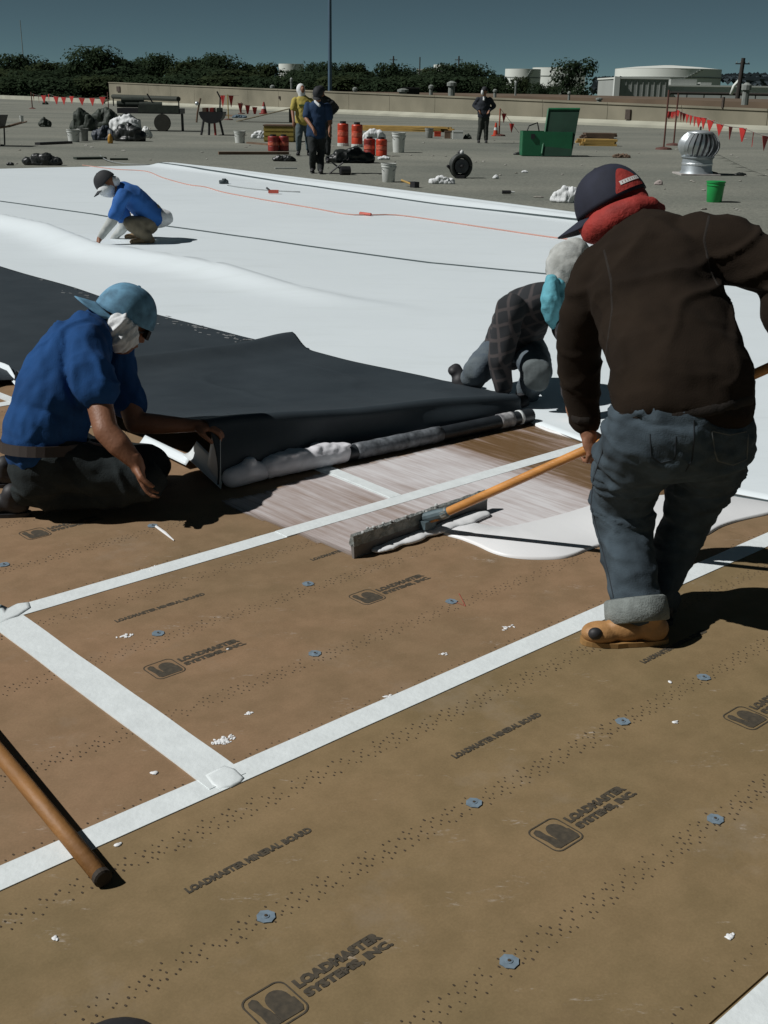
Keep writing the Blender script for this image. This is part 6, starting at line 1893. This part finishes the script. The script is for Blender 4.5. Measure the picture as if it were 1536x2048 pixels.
# X-legged stand by the navy man's shoes
q = at(678, 350); k = S_(678, 350); root = empty('folding_stand', q, 'small dark folding stand with crossed legs right of the navy-shirted man', 'stand')
part('leg', MB().tube([q + Vector((-20 * k, 0, .02)), q + Vector((8 * k, 0, 24 * k))], .018, 6), M_blackmetal, root)
part('leg', MB().tube([q + Vector((16 * k, 0, .02)), q + Vector((-14 * k, .02, 24 * k))], .018, 6), M_blackmetal, root)
part('cross_bar', MB().tube([q + Vector((-20 * k, 0, .03)), q + Vector((20 * k, 0, .03))], .014, 6), M_blackmetal, root)
part('motor', MB().lathe(q + Vector((12 * k, .05, 8 * k)), [(.02, -.12), (9 * k, -.10), (9 * k, .10), (.02, .12)], 14, Vector((1, .3, 0)).normalized()), M_blackmetal, root, sharp=.7)

# stanchions with pennant lines
def stanchion(px, py, h, label, mt=M_post, flag=True, group='stanchions of the warning line'):
    q = at(px, py); k = S_(px, py); root = empty('stanchion', q, label, 'stanchion', group)
    part('post', MB().tube([q, q + Z * h * k], .028, 8), mt, root)
    part('base', MB().lathe(q, [(.26, 0), (.24, .05), (.05, .08)], 14), M_conc, root)
    return q + Z * h * k
def pennants(pts, spacing, w, h, label, mt=M_flag, sag=.12, first=.5):
    root = empty('pennant_line', Vector(pts[0]) * 1, label, 'pennant line')
    P2 = []
    for a, b in zip(pts, pts[1:]):
        for i in range(12):
            t = i / 12; q = Vector(a).lerp(Vector(b), t); q.z -= sag * 4 * t * (1 - t); P2.append(q)
    P2.append(Vector(pts[-1]))
    part('line', MB().tube(P2, .008, 4), M_rope, root)
    acc = spacing * first; r_ = random.Random(int(w * 100))
    for a, b in zip(P2, P2[1:]):
        L = (b - a).length; 
        while acc < L:
            q = a.lerp(b, acc / L); d = (b - a).normalized(); tw = r_.uniform(-.6, .6); s = Vector((d.x * math.cos(tw) - d.y * math.sin(tw), d.x * math.sin(tw) + d.y * math.cos(tw), 0))
            o = s.cross(Z) * .012 
            part('pennant', MB().add([q - s * w / 2, q + s * w / 2, q - Z * h + s * r_.uniform(-.1, .1) * w, q - s * w / 2 + o, q + s * w / 2 + o, q - Z * h + o], [(0, 1, 2), (5, 4, 3), (0, 3, 4, 1), (1, 4, 5, 2), (2, 5, 3, 0)]), mt, root)
            acc += spacing
        acc -= L
    return root
s1 = stanchion(1327, 299, 112, 'left one of the two tall rusty posts before the parapet')
s2 = stanchion(1347, 291, 98, 'right one of the two tall rusty posts before the parapet')
end = P(1640, 300, 17)
qm = P(1415, 240, 30)
pennants([s2 - Z * .5, P(1414, 236, 29), P(1487, 256, 24), P(1600, 280, 18)], 1.45, .26, .26, 'line of red pennants running right from the tall posts', sag=.05, first=.7)
pennants([s1 - Z * .62, s2 - Z * .55], .35, .22, .22, 'red pennants tangled between the two tall posts', sag=.02)
# lit flag on the parapet side
s3 = stanchion(998, 272, 52, 'orange stanchion right of the worker with hands on hips', mat('orange_post', (.30, .08, .04), .7))
q = at(991, 272); root = empty('traffic_cone', q, 'small orange cone leaning at the orange stanchion', 'cone'); part('cone', MB().lathe(q, [(.16, 0), (.16, .03), (.10, .04), (.03, .5)], 14), M_redcan, root); part('cone_band', MB().lathe(q + Z * .22, [(.075, 0), (.062, .1)], 14, close=False), M_whiteplastic, root)
pennants([s3, s3 + Vector((.8, .2, -.9))], .5, .3, .35, 'red pennant drooping from the orange stanchion', sag=0)
s4 = stanchion(457, 240, 48, 'yellow stanchion with a red tip right of the kettle', mat('yellow_post', (.35, .24, .04), .7))
pennants([s4 + Vector((-.5, 0, -.05)), s4 + Vector((.6, .2, -.05))], .45, .28, .6, 'two red rags on the yellow stanchion', sag=0)
s5 = stanchion(483, 228, 22, 'short stanchion behind the plywood ramp', M_post)
pennants([s5 + Vector((-.3, 0, 0)), s5 + Vector((.9, .2, -.3))], .5, .38, .75, 'red pennants above the plywood ramp', sag=0)
q = at(528, 228); root = empty('traffic_cone', q, 'small red cone at the top of the plywood ramp', 'cone'); part('cone', MB().lathe(q, [(.35, 0), (.35, .05), (.22, .06), (.05, .8)], 14), M_redcan2, root); part('cone_band', MB().lathe(q + Z * .35, [(.16, 0), (.13, .15)], 14, close=False), M_whiteplastic, root)
# left pennant line in front of the kerb
def on(px, py, Y): return P(px, py, Y)
LP = [on(62, 186, 95), on(98, 188, 92), on(140, 192, 90), on(215, 192, 88)]
pennants(LP, 1.05, .55, .55, 'line of red pennants hung low before the kerb at the left', sag=.15)
for px, lab in ((62, 'left post carrying the low red pennant line'), (215, 'right post carrying the low red pennant line')):
    q = on(px, 184, 92); b = Vector((q.x, 92, -.016)); root = empty('stanchion', b, lab, 'stanchion', 'stanchions of the warning line')
    part('post', MB().tube([b, q], .04, 6), M_post, root); part('base', MB().lathe(b, [(.3, 0), (.1, .1)], 10), M_conc, root)

# tiny scraps scattered over the old roof
m = MB(); r_ = random.Random(12)
for _ in range(150):
    q = at(r_.uniform(0, 1536), r_.choice([r_.uniform(240, 330), r_.uniform(270, 430)])); 
    if q.y < 17: continue
    s = r_.uniform(.012, .05)
    m.ell(q + Z * .01, (s * r_.uniform(1, 2), s, s * .4), Matrix.Rotation(r_.uniform(0, 3), 3, 'Z'), 6, 4)
tag(build('small_litter', m, mat('pale_litter', (.42, .42, .38), .8, .5, 2, col2=(.10, .09, .07))), 'tiny pale scraps scattered over the grey roof', 'litter', kind='stuff')

# ---- foreground: second handle, shoe tip
A = G(-70, 1440, .02); A.z = .05; B = G(206, 1757, .02)
root = empty('broom_handle', B, 'worn wooden broom handle with a dark butt end, bottom left', 'handle')
part('stick', MB().tube([A + (A - B).normalized() * .8, A, A.lerp(B, .5), B], [.019, .019, .0195, .0195], 18), mat('worn_orange_wood', (.27, .125, .035), .6, .35, 5, .25, 30, stretch=(1, 1, 3)), root, smooth=True)
d = (B - A).normalized()
part('butt_end', MB().tube([B - d * .012, B + d * .001, B + d * .004], [.0200, .0205, .016], 18), mat('dark_end_grain', (.03, .022, .015), .8), root, smooth=False)
q = G(238, 2088); root = empty('shoe', q, 'dark rounded shoe tip peeping in at the bottom edge', 'shoe')
m = MB(); m.ell(q + Vector((.01, -.045, .026)), (.085, .075, .034)); m.cone(q + Vector((.01, -.12, .035)), .06, q + Vector((.01, -.25, .05)), .055)
o = remeshed('toe_box', m, M_dark, root, .006, 2)
out = [(q.x + .01 + .082 * math.cos(a), q.y - .06 + (.088 if math.sin(a) > 0 else .26) * math.sin(a)) for a in [2 * math.pi * i / 30 for i in range(30)]]
part('sole', MB().poly(out, .002, .014), M_dark, root)

# upright hose reel (dark round thing right of the buckets)
q = at(920, 356); k = S_(920, 356); root = empty('hose_reel', q, 'dark round hose reel with a pale knob, standing alone right of the nearest white bucket', 'hose reel')
M_hose = mat('dark_hose', (.035, .040, .036), .6, .3, 8)
c = q + Z * 23 * k; yv = Vector((.25, -1, 0)).normalized()
for j, (rr_, oo) in enumerate(((20, .0), (19.5, .07), (18.5, -.07), (17, .03))):
    xv = Vector((1, .25, 0)).normalized()
    part('hose_coil', MB().tube([c + xv * rr_ * k * math.cos(a) + Z * rr_ * k * 1.08 * math.sin(a) + yv * oo for a in [2 * math.pi * i / 26 for i in range(27)]], .036, 7), M_hose, root, smooth=True)
part('drum', MB().lathe(c - yv * .09, [(.02, 0), (14 * k, 0), (14 * k, .18), (.02, .18)], 24, yv), mat('slate_drum', (.075, .08, .09), .6, .3, 6), root)
part('hub', MB().lathe(c + yv * .09, [(.02, 0), (4 * k, 0), (3 * k, .05), (.01, .06)], 14, yv), M_blackmetal, root)
part('knob', MB().ell(q + Vector((1.5 * k, 0, 48 * k)), (4.5 * k, .05, 6 * k), None, 12, 8), M_whiteplastic, root, smooth=True)
part('knob_arm', MB().tube([q + Vector((-3 * k, 0, 42 * k)), q + Vector((-4 * k, 0, 49 * k)), q + Vector((1 * k, 0, 52 * k))], .03, 6), M_blackmetal, root)
part('crank', MB().tube([c + Vector((-16 * k, -.05, -6 * k)), c + Vector((-27 * k, -.1, 1 * k))], [.05, .025], 7), M_blackmetal, root)
part('foot', MB().box(q + Z * .03, (16 * k, .35, .06)), M_blackmetal, root)
